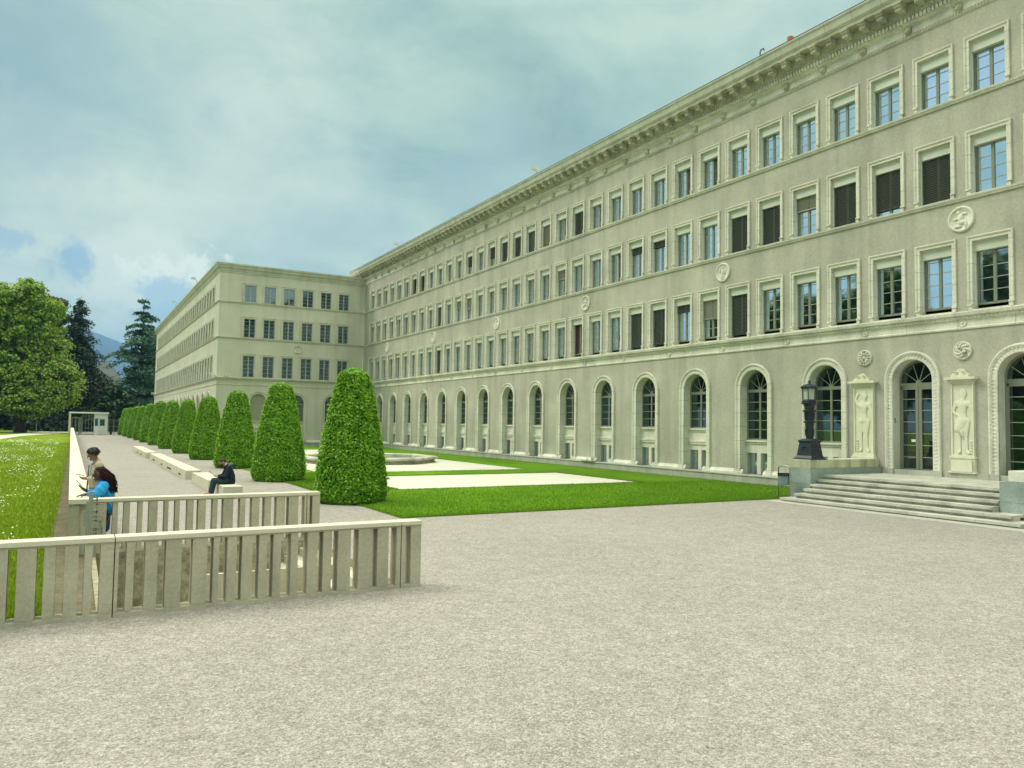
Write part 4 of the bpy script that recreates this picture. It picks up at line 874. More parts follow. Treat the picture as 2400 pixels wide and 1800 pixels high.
# ---------------------------------------------------------------- slotted concrete railings
def railing(name, label, yf, th, x0, x1, slots, joints, ztop=1.2, zs=(.06, 1.1), copes=.0):
    """front face at y=yf; slots = openings (a, b) through the slab"""
    q = empty(name, ((x0+x1)/2, yf + th/2, 0)); tag(q, label, 'railing')
    js = [x0] + list(joints) + [x1]
    for a, b_ in zip(js, js[1:]):
        a2, b2 = a + .008, b_ - .008
        g = MB(); ss = sorted([s for s in slots if s[0] >= a and s[1] <= b_]); e = a2
        for s in ss:
            g.box(e, s[0], yf, yf + th, zs[0], zs[1]); e = s[1]
        g.box(e, b2, yf, yf + th, zs[0], zs[1]); g.box(a2, b2, yf + .0005, yf + th, -.02, zs[0]); g.box(a2, b2, yf + .0005, yf + th, zs[1], ztop - .075)
        ob('slatted_panel', g, CONC, q, bevel=.006)
        g = MB(); g.box(a2, b2, yf - .018, yf + th + .018, ztop - .075, ztop); ob('coping', g, COPE, q, bevel=.008)
n_sl = [(-.75, -.64), (-.40, -.31), (-.16, -.05), (.13, .20), (.31, .41), (.66, .76), (.87, 1.02), (1.20, 1.31), (1.54, 1.70), (1.92, 2.01), (2.10, 2.22), (2.37, 2.45), (2.62, 2.72), (2.85, 2.95), (3.08, 3.24), (3.36, 3.52), (3.70, 3.79), (3.94, 4.05), (4.28, 4.42), (4.67, 4.77), (4.98, 5.13), (5.30, 5.41)]
x = -1.0
while x > -7.5: wd = rnd.uniform(.08, .13); n_sl.append((x - wd, x)); x -= wd + rnd.uniform(.15, .26)
railing('concrete_railing', 'slotted concrete railing in the foreground, the longer and nearer of two', 13.02, .30, -7.8, 5.62, n_sl, (.60, 5.22))
f_sl = [(.69, .81), (.92, 1.03), (1.16, 1.32), (1.42, 1.55), (1.73, 1.87), (1.96, 2.10), (2.20, 2.36), (2.50, 2.60), (2.77, 2.92), (3.03, 3.16), (3.39, 3.54), (3.67, 3.82), (4.00, 4.12), (4.28, 4.41), (4.62, 4.71), (4.95, 5.10), (5.23, 5.30)]
railing('concrete_railing', 'slotted concrete railing behind the foreground one, joining the low wall', 19.27, .30, .40, 5.50, f_sl, (5.16,))
# low parapet wall along the walk
q = empty('low_wall', (.1, 80, 0)); tag(q, 'long low pale wall with flat coping between the meadow and the gravel walk', 'wall')
def skew(mb, xa, xb, za, zb, ya=19.22, yb=150.2, dr=.55):
    xa2, xb2 = xa - dr, xb - dr
    V = [(xa, ya, za), (xb, ya, za), (xb2, yb, za), (xa2, yb, za), (xa, ya, zb), (xb, ya, zb), (xb2, yb, zb), (xa2, yb, zb)]
    for f in ((0, 3, 2, 1), (4, 5, 6, 7), (0, 1, 5, 4), (1, 2, 6, 5), (2, 3, 7, 6), (3, 0, 4, 7)): mb.face([V[i] for i in f])
g = MB(); skew(g, .0, .34, -.1, 1.1, 19.35); ob('wall', g, BENCHC, q)
g = MB(); skew(g, -.05, .40, 1.1, 1.2); ob('coping', g, COPE, q)
g = MB(); g.box(-.045, .16, 19.26, 19.6, -.05, 1.095); ob('end_pier', g, CONC, q)
# the sunken stair between the railings
q = empty('sunken_stair', (3.2, 16.3, 0)); tag(q, 'concrete stair going down between the two slotted railings', 'stairs')
g = MB(); n = 9
for i in range(n):
    a = WX1 - .36 * (i + 1); g.box(a, a + .36, WY0, WY1, -2.6, -.17 * (i + 1))
ob('step', g, BENCHC, q)
g = MB(); g.box(WX0 - .1, WX1 - .36 * n, WY0, WY1, -2.6, -1.53); ob('landing', g, SOIL, q)
g = MB(); g.box(WX0 - .1, WX0, WY0 - .1, WY1 + .1, -2.6, -.004); g.box(WX0, WX1, WY0 - .1, WY0, -2.6, -.004); g.box(WX0, WX1, WY1, WY1 + .1, -2.6, -.004); g.box(WX1, WX1 + .1, WY0 - .1, WY1 + .1, -2.6, -.004)
ob('retaining_wall', g, mat('rough_stone_wall', (.30, .28, .19), .95, n_scale=6, n_amt=.35, n2=18, n2_amt=.3, bump=1.0, bump_scale=9), q)
g = MB(); g.box(2.2, 5.2, 16.0, 16.12, -1.5, -.05); ob('middle_wall', g, CONC, q)
# steel gate at the end of the low wall
q = empty('steel_gate', (.42, 18.85, 0)); tag(q, 'grey steel gate of stacked rails beside the end of the low wall', 'gate')
g = MB(); g.box(.33, .41, 18.8, 18.9, -.02, 1.40); g.box(.285, .325, 18.8, 18.9, -.02, 1.2); g.box(.245, .275, 18.82, 18.88, .66, .99); ob('post', g, STEEL, q)
g = MB()
for z, x1 in ((1.27, .50), (1.20, .50), (1.12, .62), (.94, .63), (.97, .50), (.85, .60), (.77, .60), (.60, .61), (.56, .61), (.50, .61)): g.box(.41, x1, 18.82, 18.87, z - .012, z + .012)
g.box(.47, .50, 18.82, 18.87, .0, 1.27); g.box(.44, .455, 18.82, 18.87, 0, .9); g.box(.59, .61, 18.82, 18.87, .0, .85); g.box(.52, .58, 18.84, 18.86, .56, .77)
ob('rails', g, STEEL, q)
# benches
def bench(x0, x1, y0, y1, lb_, slots=(), z=.45, dr=0):
    q = empty('stone_bench', ((x0+x1)/2, (y0+y1)/2, 0)); tag(q, lb_, 'bench', 'long concrete benches beside the walk')
    g = MB(); e = y0
    for a, b_ in slots:
        g.box(x0, x0 + .08, e, a, 0, z - .06); g.box(x0, x0 + .08, a, b_, 0, .05); g.box(x0, x0 + .08, a, b_, .18, z - .06); e = b_
    g.box(x0, x0 + .08, e, y1, 0, z - .06); g.box(x0 + .08, x1, y0, y1, 0, z - .06); g.box(x0, x1, y0, y1, z - .059, z)
    o = ob('block', g, BENCHC, q)
    g = MB()
    for a, b_ in slots: g.box(x0 + .05, x0 + .079, a + .002, b_ - .002, .052, .178)
    if slots: ob('recess_shade', g, DARKSLOT, q)  # dark plates paint the shade inside the side slots
bench(4.98, 5.69, 30.5, 32.75, 'short concrete bench block under the seated man')
bench(4.94, 5.66, 33.9, 39.1, 'medium concrete bench block in front of the seated man')
bench(4.84, 5.56, 40.7, 61.4, 'longest concrete bench with small dark recesses, middle of the row', [(42.6, 43.8), (47.2, 49.4), (52.2, 53.3), (57.4, 59.2)])
bench(4.68, 5.42, 63.0, 77.2, 'farthest concrete bench from the railings', [(66.9, 68.6), (70.8, 72.6)])
# fountain basin
q = empty('fountain_basin', (19.2, 55.2, 0)); tag(q, 'low eight sided stone fountain basin on the pale gravel', 'fountain')
c8 = math.cos(math.pi/8); c = (19.2, 55.2, 0); rr = math.pi/8
g = MB(); g.lathe([(4.75/c8, .01), (4.8/c8, .08), (4.7/c8, .14), (4.68/c8, .2), (4.86/c8, .26), (4.95/c8, .34), (4.9/c8, .44), (4.7/c8, .49), (4.4/c8, .47), (4.3/c8, .42), (4.25/c8, .2), (.5, .18)], c, 8, rot=rr)
ob('basin', g, mat('weathered_basin_stone', (.46, .45, .35), .85, n_scale=1.2, n_amt=.16, stains=.25), q)
g = MB(); g.lathe([(4.26/c8, .30), (.4, .30), (.01, .30)], c, 8, rot=rr, capb=False, capt=False); ob('water', g, mat('basin_water', (.05, .08, .09), .08, .5), q)

# ---------------------------------------------------------------- clipped hornbeams
PROF = [(0, 1.05), (.12, 1.19), (.45, 1.27), (1.26, 1.20), (2.0, 1.10), (2.97, .92), (3.6, .80), (4.0, .71), (4.5, .59), (4.75, .50), (4.92, .36), (5.02, .08)]
def topiary_mesh(n, size, seed):
    g = np.random.default_rng(seed); zz = np.array([p[0] for p in PROF]); rr = np.array([p[1] for p in PROF])
    w = rr; zs = []; zg = np.linspace(0, 5.0, 400); wr = np.interp(zg, zz, rr) + .12; wr[zg > 4.7] += .5; cdf = np.cumsum(wr); cdf /= cdf[-1]
    z = np.interp(g.random(n), cdf, zg); th = g.uniform(0, 2*np.pi, n)
    R = np.interp(z, zz, rr); sq = 1 + .07*np.cos(4*th); lump = 1 + .012*np.sin(5*th + z*2.1 + seed) + .012*np.sin(9*z + 3*th) 
    rad = R*sq*lump + g.normal(0, .022, n) - .05*g.random(n)**2 + .10*(g.random(n) > .93)*g.random(n)
    rad[z > 4.85] *= np.sqrt(g.random((z > 4.85).sum()))
    P = np.stack([rad*np.cos(th), rad*np.sin(th), z + g.normal(0, .015, n)], 1)
    dR = np.gradient(np.interp(zg, zz, rr), zg); sl_ = -np.interp(z, zg, dR); sl_ = np.clip(sl_, -.5, 6)
    N = np.stack([np.cos(th)*.7, np.sin(th)*.7, np.minimum(sl_, 1.0) + .55], 1); N += g.normal(0, .42, (n, 3)); N /= np.linalg.norm(N, axis=1)[:, None]
    return leaf_quads(P, N, size * g.uniform(.65, 1.25, n), g, .58)
def leaf_quads(P, N, s, g, asp=.6):
    n = len(P); A = g.normal(0, 1, (n, 3)); A[:, 2] *= .5; U = np.cross(N, A); U /= np.linalg.norm(U, axis=1)[:, None] + 1e-9; W = np.cross(N, U)
    V = np.empty((n, 4, 3)); a = s[:, None]; V[:, 0] = P - U*a; V[:, 1] = P - W*a*asp + U*a*.1; V[:, 2] = P + U*a; V[:, 3] = P + W*a*asp + U*a*.1
    return V.reshape(-1, 3)
hedge_lods = []
for n, s_, sd_ in ((36000, .056, 1), (24000, .068, 2), (13000, .09, 3)):
    hedge_lods.append(npmesh('foliage', topiary_mesh(n, s_, sd_), 4, HORN, raw=True))
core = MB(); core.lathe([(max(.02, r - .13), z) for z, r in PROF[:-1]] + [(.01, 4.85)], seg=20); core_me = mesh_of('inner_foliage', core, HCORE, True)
tr = MB(); tr.lathe([(.14, 0), (.10, .6)], seg=10); tr_me = mesh_of('trunk', tr, BARK)
ords = ['nearest and largest clipped hornbeam cone, beside the lawn corner', 'second clipped hornbeam cone, behind the nearest one', 'third clipped hornbeam cone, just right of the seated man', 'fourth clipped hornbeam cone, behind the seated man', 'fifth clipped hornbeam cone from the near end', 'sixth clipped hornbeam cone from the near end', 'middle clipped hornbeam cone, seventh from the near end',
        'eighth clipped hornbeam cone, beyond the middle', 'ninth clipped hornbeam cone, fourth from the gatehouse end', 'third clipped hornbeam cone from the gatehouse end', 'last but one clipped hornbeam cone before the gatehouse', 'farthest clipped hornbeam cone, nearest the gatehouse']
hsc = [1.0, .98, .97, .95, .95, .97, 1.0, .98, .95, .96, .95, .95]
for k in range(12):
    x, y = 9.03 - .115 * k, 27.65 + 11.1 * k
    q = empty('clipped_tree', (x, y, 0)); tag(q, ords[k], 'tree', 'row of clipped hornbeam cones along the walk')
    f = link('foliage', hedge_lods[0 if k < 2 else (1 if k < 5 else 2)], q, (x, y, 0)); f.rotation_euler.z = k * 1.57; wsc = [1.0, .96, .92, .92, .86, .9, .88, .88, .84, .88, .86, .88][k]
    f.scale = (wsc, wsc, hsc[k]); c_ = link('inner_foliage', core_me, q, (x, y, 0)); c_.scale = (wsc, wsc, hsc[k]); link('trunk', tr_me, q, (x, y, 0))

# ---------------------------------------------------------------- park trees
def crown_mesh(lobes, n_cl, per, size, seed, cl_r=1.0, asp=.7, flat=1.0, up=.5):
    g = np.random.default_rng(seed); L_ = np.array(lobes); wts = L_[:, 3]**2; wts /= wts.sum()
    idx = g.choice(len(L_), n_cl, p=wts); d = g.normal(0, 1, (n_cl, 3)); d /= np.linalg.norm(d, axis=1)[:, None]; rad = g.random(n_cl)**.28
    c = L_[idx, :3] + d * (L_[idx, 3:4] * rad[:, None]) * np.stack([np.ones(n_cl), np.ones(n_cl), L_[idx, 4]], 1)
    P = np.repeat(c, per, 0); dd = g.normal(0, 1, P.shape); dd /= np.linalg.norm(dd, axis=1)[:, None]
    P = P + dd * cl_r * g.random((len(P), 1))**.5 * np.array([1, 1, .7*flat]) * np.repeat(g.uniform(.6, 1.3, n_cl), per)[:, None]
    N = dd * .8 + np.array([0, 0, up]) + g.normal(0, .35, P.shape); N /= np.linalg.norm(N, axis=1)[:, None]
    return leaf_quads(P, N, size * g.uniform(.6, 1.3, len(P)), g, asp)
def limbs(mb, base, r, top, spread, n, seed, h0=.25):
    g = random.Random(seed); bx, by, bz = base
    mb.tube([(bx, by, bz - .3), (bx, by, bz + .6), (bx + .1, by, bz + top*.3), (bx - .1, by, bz + top*.6), (bx, by, bz + top*.92)], [r*1.4, r*1.0, r*.85, r*.5, r*.08], 12)
    for i in range(n):
        a = g.uniform(0, 6.28); h = top * g.uniform(h0, .75); l = spread * g.uniform(.6, 1.0) * (1.1 - h / top * .6)
        mb.tube([(bx, by, bz+h), (bx + math.cos(a)*l*.5, by + math.sin(a)*l*.5, bz+h+l*.3), (bx + math.cos(a)*l, by + math.sin(a)*l, bz+h+l*.45)], [r*.32, r*.2, r*.04], 6)
def tree(name, base, lobes, label, cat, leaf, n_cl, per, size, seed, r=.8, top=20, spread=7, group=None, cl_r=1.0, **k):
    q = empty(name, base); tag(q, label, cat, group)
    V = crown_mesh(lobes, n_cl, per, size, seed, cl_r, **k) + np.array(base); npmesh('crown', V, 4, leaf, q, base)
    g = MB(); limbs(g, base, r, top, spread, 14, seed); ob('trunk', g, BARK, q, smooth=True); return q
tree('chestnut_tree', (-9.0, 172, -.06), [(0, 0, 12, 8.2, .75), (-4.5, -2, 9, 6.5, .8), (4.6, -3, 9.0, 5.4, .85), (1.5, -4, 6.5, 5.4, .6), (0, 0, 19, 6.6, .8), (-3, 0, 25.0, 4.2, .8), (2.4, 0, 23.8, 3.9, .8), (-7, 0, 17, 6, .9), (5.6, -2, 10.5, 4.0, .8), (0.4, 0, 27.2, 2.6, .8), (-5.5, 0, 25, 3.6, .8), (-9, 0, 7, 5, .6), (3.2, 0, 16, 4.4, .9)],
     'big leafy chestnut tree with pale spikes of blossom at the left edge', 'tree', CHEST, 2100, 60, .30, 5, r=.95, top=24, cl_r=1.25)
q = [o for o in bpy.data.objects if o.name == 'chestnut_tree'][0]; gg = np.random.default_rng(55); LB = [(0, 0, 12, 8.2, .75), (-4.5, -2, 9, 6.5, .8), (4.6, -3, 9.0, 5.4, .85), (1.5, -4, 6.5, 5.4, .6), (5.6, -2, 10.5, 4.0, .8), (3.2, 0, 16, 4.4, .9)]; PP = []
for x0, y0, z0, r0_, f0 in LB:
    d_ = gg.normal(0, 1, (150, 3)); d_[:, 1] = -np.abs(d_[:, 1]); d_ /= np.linalg.norm(d_, axis=1)[:, None]; PP.append(np.array([x0, y0, z0]) + d_ * (r0_ + 1.0) * np.array([1, 1, f0]))
P_ = np.concatenate(PP); V = leaf_quads(P_ + np.array([-9.0, 172, -.06]), np.tile([0., -1., .2], (len(P_), 1)) + gg.normal(0, .2, P_.shape), gg.uniform(.08, .16, len(P_)), gg, .8)
tag(npmesh('blossom', V, 4, mat('cream_blossom', (.40, .46, .18), .7), q, (-9.0, 172, -.06)), kind='stuff')
tree('leafy_tree', (-6.2, 192, -.06), [(0, 0, 26.5, 2.6, .9), (1.6, 0, 27.6, 1.8, .7), (-1, 0, 22, 3, 1), (2.6, 0, 24.6, 1.6, .6)], 'tall airy tree showing behind the top of the big chestnut', 'tree', leafmat('olive_leaf', (.04, .08, .015), (.10, .14, .03), .25), 420, 45, .32, 6, r=.6, top=26, cl_r=1.1)
def conifer(name, base, H, R, label, seed, leaf, droop=.25, layers=26, dens=60, size=.28, bare=.08, flat=.35, thin=1.0):
    g = np.random.default_rng(seed); q = empty(name, base); tag(q, label, 'tree'); pts = []; nr = []; mb = MB()
    mb.tube([(base[0], base[1], base[2]-.3), (base[0], base[1], base[2]+H*.5), (base[0], base[1], base[2]+H*.98)], [H*.022, H*.013, .05], 8)
    for i in range(layers):
        t = (i + g.uniform(-.3, .3)) / layers; z = H * (bare + (1-bare) * t); rl = R * (1 - t)**thin * g.uniform(.55, 1.15) + .25
        nb = int(5 + 6 * (1 - t))
        for j in range(nb):
            a = g.uniform(0, 6.283); l = rl * g.uniform(.5, 1.15); m_ = int(dens * l / R + 3); u = g.random(m_)**.7
            lat = g.normal(0, .13, m_) * l * (.35 + u)
            x = u*l*np.cos(a) - lat*np.sin(a); y = u*l*np.sin(a) + lat*np.cos(a); zz = z + .12*l*np.sin(u*3) - droop*l*u**1.6 + g.normal(0, flat*.35, m_) - np.abs(g.normal(0, flat, m_))*.4
            pts.append(np.stack([x, y, zz], 1)); nn = np.stack([.3*np.cos(a)+0*x, .3*np.sin(a)+0*x, 1+0*x], 1) + g.normal(0, .5, (m_, 3)); nr.append(nn)
            mb.tube([(base[0], base[1], base[2]+z), (base[0]+.5*l*math.cos(a), base[1]+.5*l*math.sin(a), base[2]+z+.1*l-droop*l*.33), (base[0]+.9*l*math.cos(a), base[1]+.9*l*math.sin(a), base[2]+z-droop*l*.8)], [.12, .06, .02], 4)
    P = np.concatenate(pts); N = np.concatenate(nr); N /= np.linalg.norm(N, axis=1)[:, None]
    npmesh('crown', leaf_quads(P, N, size*g.uniform(.6, 1.3, len(P)), g, .45) + np.array(base), 4, leaf, q, base); ob('trunk', mb, BARK, q); return q
conifer('dark_conifer', (-.1, 192, -.06), 29.5, 10.0, 'dark ragged conifer between the chestnut and the gap with the mountain', 21, CONI, .25, 36, 300, .34, .03, .9, .66)
conifer('dark_conifer', (-3.9, 205, -.06), 26.5, 5.5, 'slim dark conifer half hidden behind the chestnut', 22, CONI, .3, 30, 90, .38, .03, .8, .9)
conifer('cedar_tree', (13.2, 200, -.06), 32.0, 12.5, 'blue green cedar with layered branches beside the far end of the wing', 23, CEDAR, .22, 27, 330, .36, .04, .42, .66)
conifer('cedar_tree', (17.6, 216, -.06), 27.0, 9.0, 'second cedar rising behind the cornice at the far end of the wing', 24, CEDAR, .16, 26, 120, .44, .04, .45, .62)
SH = leafmat('undergrowth_leaf', (.012, .045, .014), (.04, .095, .022), .15)
for bs, hh, w_, lb_, sd_ in (((15.5, 224, -.06), 15, 5.0, 'dark tree rising between the cedar and the far house', 36), ((2.6, 205, -.06), 8.5, 4.5, 'dark bushy tree filling the gap behind the gatehouse', 31), ((8.0, 188, -.06), 10.0, 5.0, 'green bush behind the mesh fence right of the gatehouse', 32), ((-6.5, 212, -.06), 12, 7, 'deep shaded tree under the big chestnut', 33), ((-17, 205, -.06), 13, 8, 'dark tree behind the chestnut trunk at the left edge', 34), ((3.2, 236, -.06), 9.0, 2.6, 'small light green tree in front of the far house', 35)):
    tree('bushy_tree', bs, [(0, 0, hh*.5, w_, hh*.55/w_), (w_*.4, 0, hh*.4, w_*.7, 1), (-w_*.4, 0, hh*.35, w_*.7, 1), (0, 0, hh*.15, w_*.9, .4)], lb_, 'tree', SH if sd_ != 35 else CHEST, 260, 45, .42, sd_, r=.3, top=hh*.8, spread=w_*.6, cl_r=1.2)
V = crown_mesh([(x_, 226 + rnd.uniform(-4, 6), (1.2 if 0 < x_ < 12 else 3.0) + rnd.uniform(-.5, 1.0), 6.0, .85) for x_ in range(-34, 24, 4)], 1300, 40, .6, 77, 1.6)
tag(npmesh('woodland', V, 4, SH), 'dark wooded mass closing the park behind the gatehouse', 'woodland', kind='stuff')
# trees of the park outside the frame; the windows mirror them; those behind the camera are added to darken the wing panes
base_t = tree('park_tree', (-27, 62, -.06), [(0, 0, 13, 8, 1.0), (4, 0, 9, 6, .8), (-4, 1, 10, 6, .8), (0, 0, 20, 5.5, .9)], 'broad park tree mirrored in the lower windows', 'tree', leafmat('shaded_park_leaf', (.02, .06, .012), (.09, .16, .03), .25), 380, 40, .5, 41, r=.7, top=17, group='park trees mirrored in the windows', cl_r=1.5)
for x_, y_, s_ in ((-30, 46, 1.0), (-29, 78, .95), (-34, 94, 1.1), (-33, 30, .95), (-32, 114, 1.0), (8, -48, 1.3), (24, -50, 1.35), (46, -46, 1.5), (58, -46, 1.65), (71, -48, 1.75), (84, -50, 1.8)):
    t_ = copy_tree(base_t); t_.location = (x_*S, y_*S, -.05); t_.scale = (s_,)*3; t_.rotation_euler.z = x_

# ---------------------------------------------------------------- gatehouse, fence, far house, mountain
q = empty('gatehouse', (2.1, 152, 0)); tag(q, 'small flat roofed gatehouse with turnstile and white cabin at the end of the walk', 'gatehouse')
g = MB(); g.box(-.95, 5.15, 150.6, 154.5, 3.70, 3.95); ob('roof', g, WHITE, q)
g = MB(); g.box(-.95, -.62, 150.7, 154.4, 0, 3.70); ob('side_wall', g, BENCHC, q)
g = MB(); g.box(2.9, 5.0, 151.0, 154.0, 0, 3.695); ob('cabin', g, WHITE, q)
g = MB(); g.box(3.62, 4.72, 150.9, 150.999, .05, 2.9); d_ = ob('door', g, mat('off_white_door', (.62, .65, .60), .5), q)
g = MB(); g.box(3.78, 4.52, 150.86, 150.899, 1.6, 2.72); ob('pane', g, mat('green_tinted_pane', (.01, .07, .045), .1, .6), d_)
g = MB(); g.box(3.02, 3.50, 150.95, 150.999, 1.55, 2.85); ob('window', g, mat('blue_tinted_pane', (.02, .09, .10), .1, .6), q)
g = MB()
for z in [.3 + .19*i for i in range(13)]: g.tube([(-.1, 151.6, z), (.35, 151.3, z)], .03, 5)
g.tube([(.12, 151.5, 0), (.12, 151.5, 3.0)], .06, 6); g.box(-.5, 1.05, 151.2, 151.3, 2.85, 2.97); g.box(1.0, 1.08, 151.2, 151.9, 0, 2.95); g.box(-.5, -.42, 151.2, 151.9, 0, 2.95)
for i in range(7): g.tube([(.55 + .06*i, 151.3 + .08*i, 0), (.55 + .06*i, 151.3 + .08*i, 2.8)], .025, 5)
ob('turnstile', g, STEEL, q)
g = MB()
for x_ in (1.15, 1.6, 2.05, 2.5, 2.85): g.box(x_, x_ + .05, 151.4, 151.46, 0, 3.69)
g.box(1.15, 2.9, 151.4, 151.46, 1.15, 1.2); g.box(1.15, 2.9, 151.4, 151.46, 0, .12); ob('glazing_bars', g, STEEL, q)
q = empty('mesh_fence', (7.5, 156, 0)); tag(q, 'pale steel mesh fence right of the gatehouse', 'fence')
g = MB()
for i in range(9): x_ = 5.3 + i*.85; g.tube([(x_, 156, 0), (x_, 156, 2.9)], .04, 5)
ob('posts', g, STEEL, q); g = MB()
for i in range(60): x_ = 5.3 + i*.115; g.box(x_, x_+.012, 155.99, 156.01, .1, 2.7)
for z in (.2, 1.4, 2.6): g.box(5.3, 12.1, 155.98, 156.02, z, z+.04)
ob('mesh_panel', g, STEEL, q)
q = empty('bollard', (5.62, 153, 0)); tag(q, 'dark slim litter column beside the gatehouse', 'bollard'); g = MB(); g.lathe([(.17, 0), (.2, .05), (.2, 1.35), (.22, 1.4)], (5.62, 153, 0), 14); ob('column', g, IRON, q)
q = empty('marker_post', (-6.4, 172, 0)); tag(q, 'thin pale post on the grass right of the chestnut trunk', 'post'); g = MB(); g.tube([(-6.4, 172, 0), (-6.4, 172, 1.7)], .05, 6); g.box(-6.5, -6.3, 171.95, 172.05, 1.55, 1.72); ob('post', g, WHITE, q)
q = empty('house', (6.6, 262, 0)); tag(q, 'peach walled house with grey hipped roof seen between the dark trees', 'house')
g = MB(); g.box(2.5, 12, 260, 272, 0, 13.5); w_ = ob('wall', g, mat('peach_render', (.50, .27, .16), .9, n_scale=1, n_amt=.1), q)
g = MB(); b0 = [(1.9, 259.2, 13.5), (12.8, 259.2, 13.5), (12.8, 272.8, 13.5), (1.9, 272.8, 13.5)]; t0 = [(6.2, 264, 20.5), (8.4, 264, 20.5), (8.4, 268, 20.5), (6.2, 268, 20.5)]
for i in range(4): j = (i+1) % 4; g.face([b0[i], b0[j], t0[j], t0[i]])
g.face(t0); g.face(b0[::-1]); ob('roof', g, mat('grey_slate', (.13, .15, .15), .7, n_scale=1, n_amt=.1), q)
g = MB()
for x_ in (3.6, 5.6, 7.6, 9.6):
    for z in (6.5, 10.2): g.box(x_, x_+.9, 259.95, 259.99, z, z+1.7)
ob('window', g, WHITE, q)
g = MB(); nx, ny = 70, 14; V = []
for j in range(ny):
    for i in range(nx):
        x_ = -3200 + i * 130; y_ = 5600 + j * 170; prof = 560*math.exp(-((x_-(-60))/520)**2) + 330*math.exp(-((x_-900)/900)**2) + 260*math.exp(-((x_+1700)/900)**2) + 60*math.sin(x_/170.0) + 28*math.sin(x_/61.0 + 1)
        hgt = max(0, prof) * math.sin(math.pi * min(1, (j + .0) / (ny - 1))) + rnd.uniform(-14, 14) * (0 < j < ny-1); V.append((x_, y_, hgt - 30))
g.v = V
for j in range(ny-1):
    for i in range(nx-1): a = j*nx+i; g.f.append((a, a+1, a+nx+1, a+nx)); g.m.append(0)
struct('mountain', g, mat('hazed_forest_mountain', (.03, .06, .08), .95, n_scale=.006, n_amt=.3), smooth=True)  # forest colour tinted blue, so part of the distance haze is painted in
# ---------------------------------------------------------------- people (authored in metres, facing -x)
SKIN1 = mat('brown_skin', (.27, .13, .075), .55, .4); SKIN2 = mat('dark_brown_skin', (.075, .032, .02), .45, .45); SKIN3 = mat('fair_skin', (.52, .27, .18), .55, .4)
HAIRB = mat('black_hair', (.012, .011, .014), .45, .5); HAIRR = mat('dark_burgundy_hair', (.022, .006, .010), .75, .2, island=.4); HAIRBR = mat('brown_hair', (.07, .035, .018), .6, .3)
TAN = mat('tan_jacket_cloth', (.44, .38, .27), .9, n_scale=14, n_amt=.1); SHIRT = mat('pale_shirt', (.40, .41, .52), .8); DARKT = mat('dark_trousers_cloth', (.02, .028, .035), .85); KHAKI = mat('khaki_cloth', (.20, .17, .10), .9)
BLUE = mat('bright_blue_cloth', (.02, .28, .62), .75, n_scale=9, n_amt=.12); NAVY = mat('navy_coat_cloth', (.008, .014, .028), .85, n_scale=12, n_amt=.2); TEAL = mat('dark_teal_trousers', (.018, .045, .05), .85, n_scale=12, n_amt=.2)
GREYH = mat('grey_blue_hood', (.10, .15, .18), .9); PINK = mat('red_pink_shoe', (.55, .06, .11), .6); BLACK = mat('black_plastic', (.012, .012, .014), .25, .5)
def slim(N):      # the body under the clothes
    for k_, f_ in (('hip', .78), ('waist', .78), ('chest', .74), ('neckb', .85), ('lsh', .62), ('rsh', .62), ('lel', .72), ('rel', .72), ('lth', .8), ('rth', .8), ('lkn', .8), ('rkn', .8)):
        if k_ in N: v = N[k_]; N[k_] = (*v[:3], *[r_*f_ for r_ in v[3:]])
    return N
def person(base, label, rz=0.0, k=1.0):
    q = empty('person', base, rz); tag(q, label, 'person'); q.scale = (k, k, k); return q
def put(me, q, name):
    o = bpy.data.objects.new(name, me); C.objects.link(o); o.parent = q; ORI[o.name] = (0, 0, 0); return o
def mm(name, mb, m, q, smooth=True):
    me = bpy.data.meshes.new(name); me.from_pydata(mb.v, [], mb.f); me.materials.append(m); me.polygons.foreach_set('use_smooth', [smooth]*len(mb.f)); me.update(); return put(me, q, name)
def hand(N, E_, p, w, d, up, k=1.0, curl=.5, thumb=1):
    """palm + four fingers + thumb from wrist node w at point p, pointing along d, palm side up"""
    d = Vector(d).normalized(); up = Vector(up).normalized(); s = d.cross(up).normalized(); P = Vector(p)
    pm = P + d*.055*k; N[w+'pm'] = (*pm, .030*k, .022*k); E_.append((w, w+'pm'))
    for i, (o_, l) in enumerate(((-.030, .062), (-.010, .074), (.011, .070), (.031, .054))):
        r = P + d*.088*k + s*o_*k; a = r + (d*(1-curl*.3) + up*curl*.5).normalized()*l*.5*k; b_ = a + (d*(1-curl) + up*curl).normalized()*l*.5*k
        N[f'{w}r{i}'] = (*r, .0105*k); N[f'{w}a{i}'] = (*a, .0095*k); N[f'{w}b{i}'] = (*b_, .008*k); E_ += [(w+'pm', f'{w}r{i}'), (f'{w}r{i}', f'{w}a{i}'), (f'{w}a{i}', f'{w}b{i}')]
    r = P + d*.035*k + s*(-.036*thumb)*k; a = r + (d*.6 - s*thumb*.6 + up*.4).normalized()*.038*k; b_ = a + (d*.8 + up*.6).normalized()*.03*k
    N[w+'t0'] = (*r, .013*k); N[w+'t1'] = (*a, .011*k); N[w+'t2'] = (*b_, .009*k); E_ += [(w+'pm', w+'t0'), (w+'t0', w+'t1'), (w+'t1', w+'t2')]
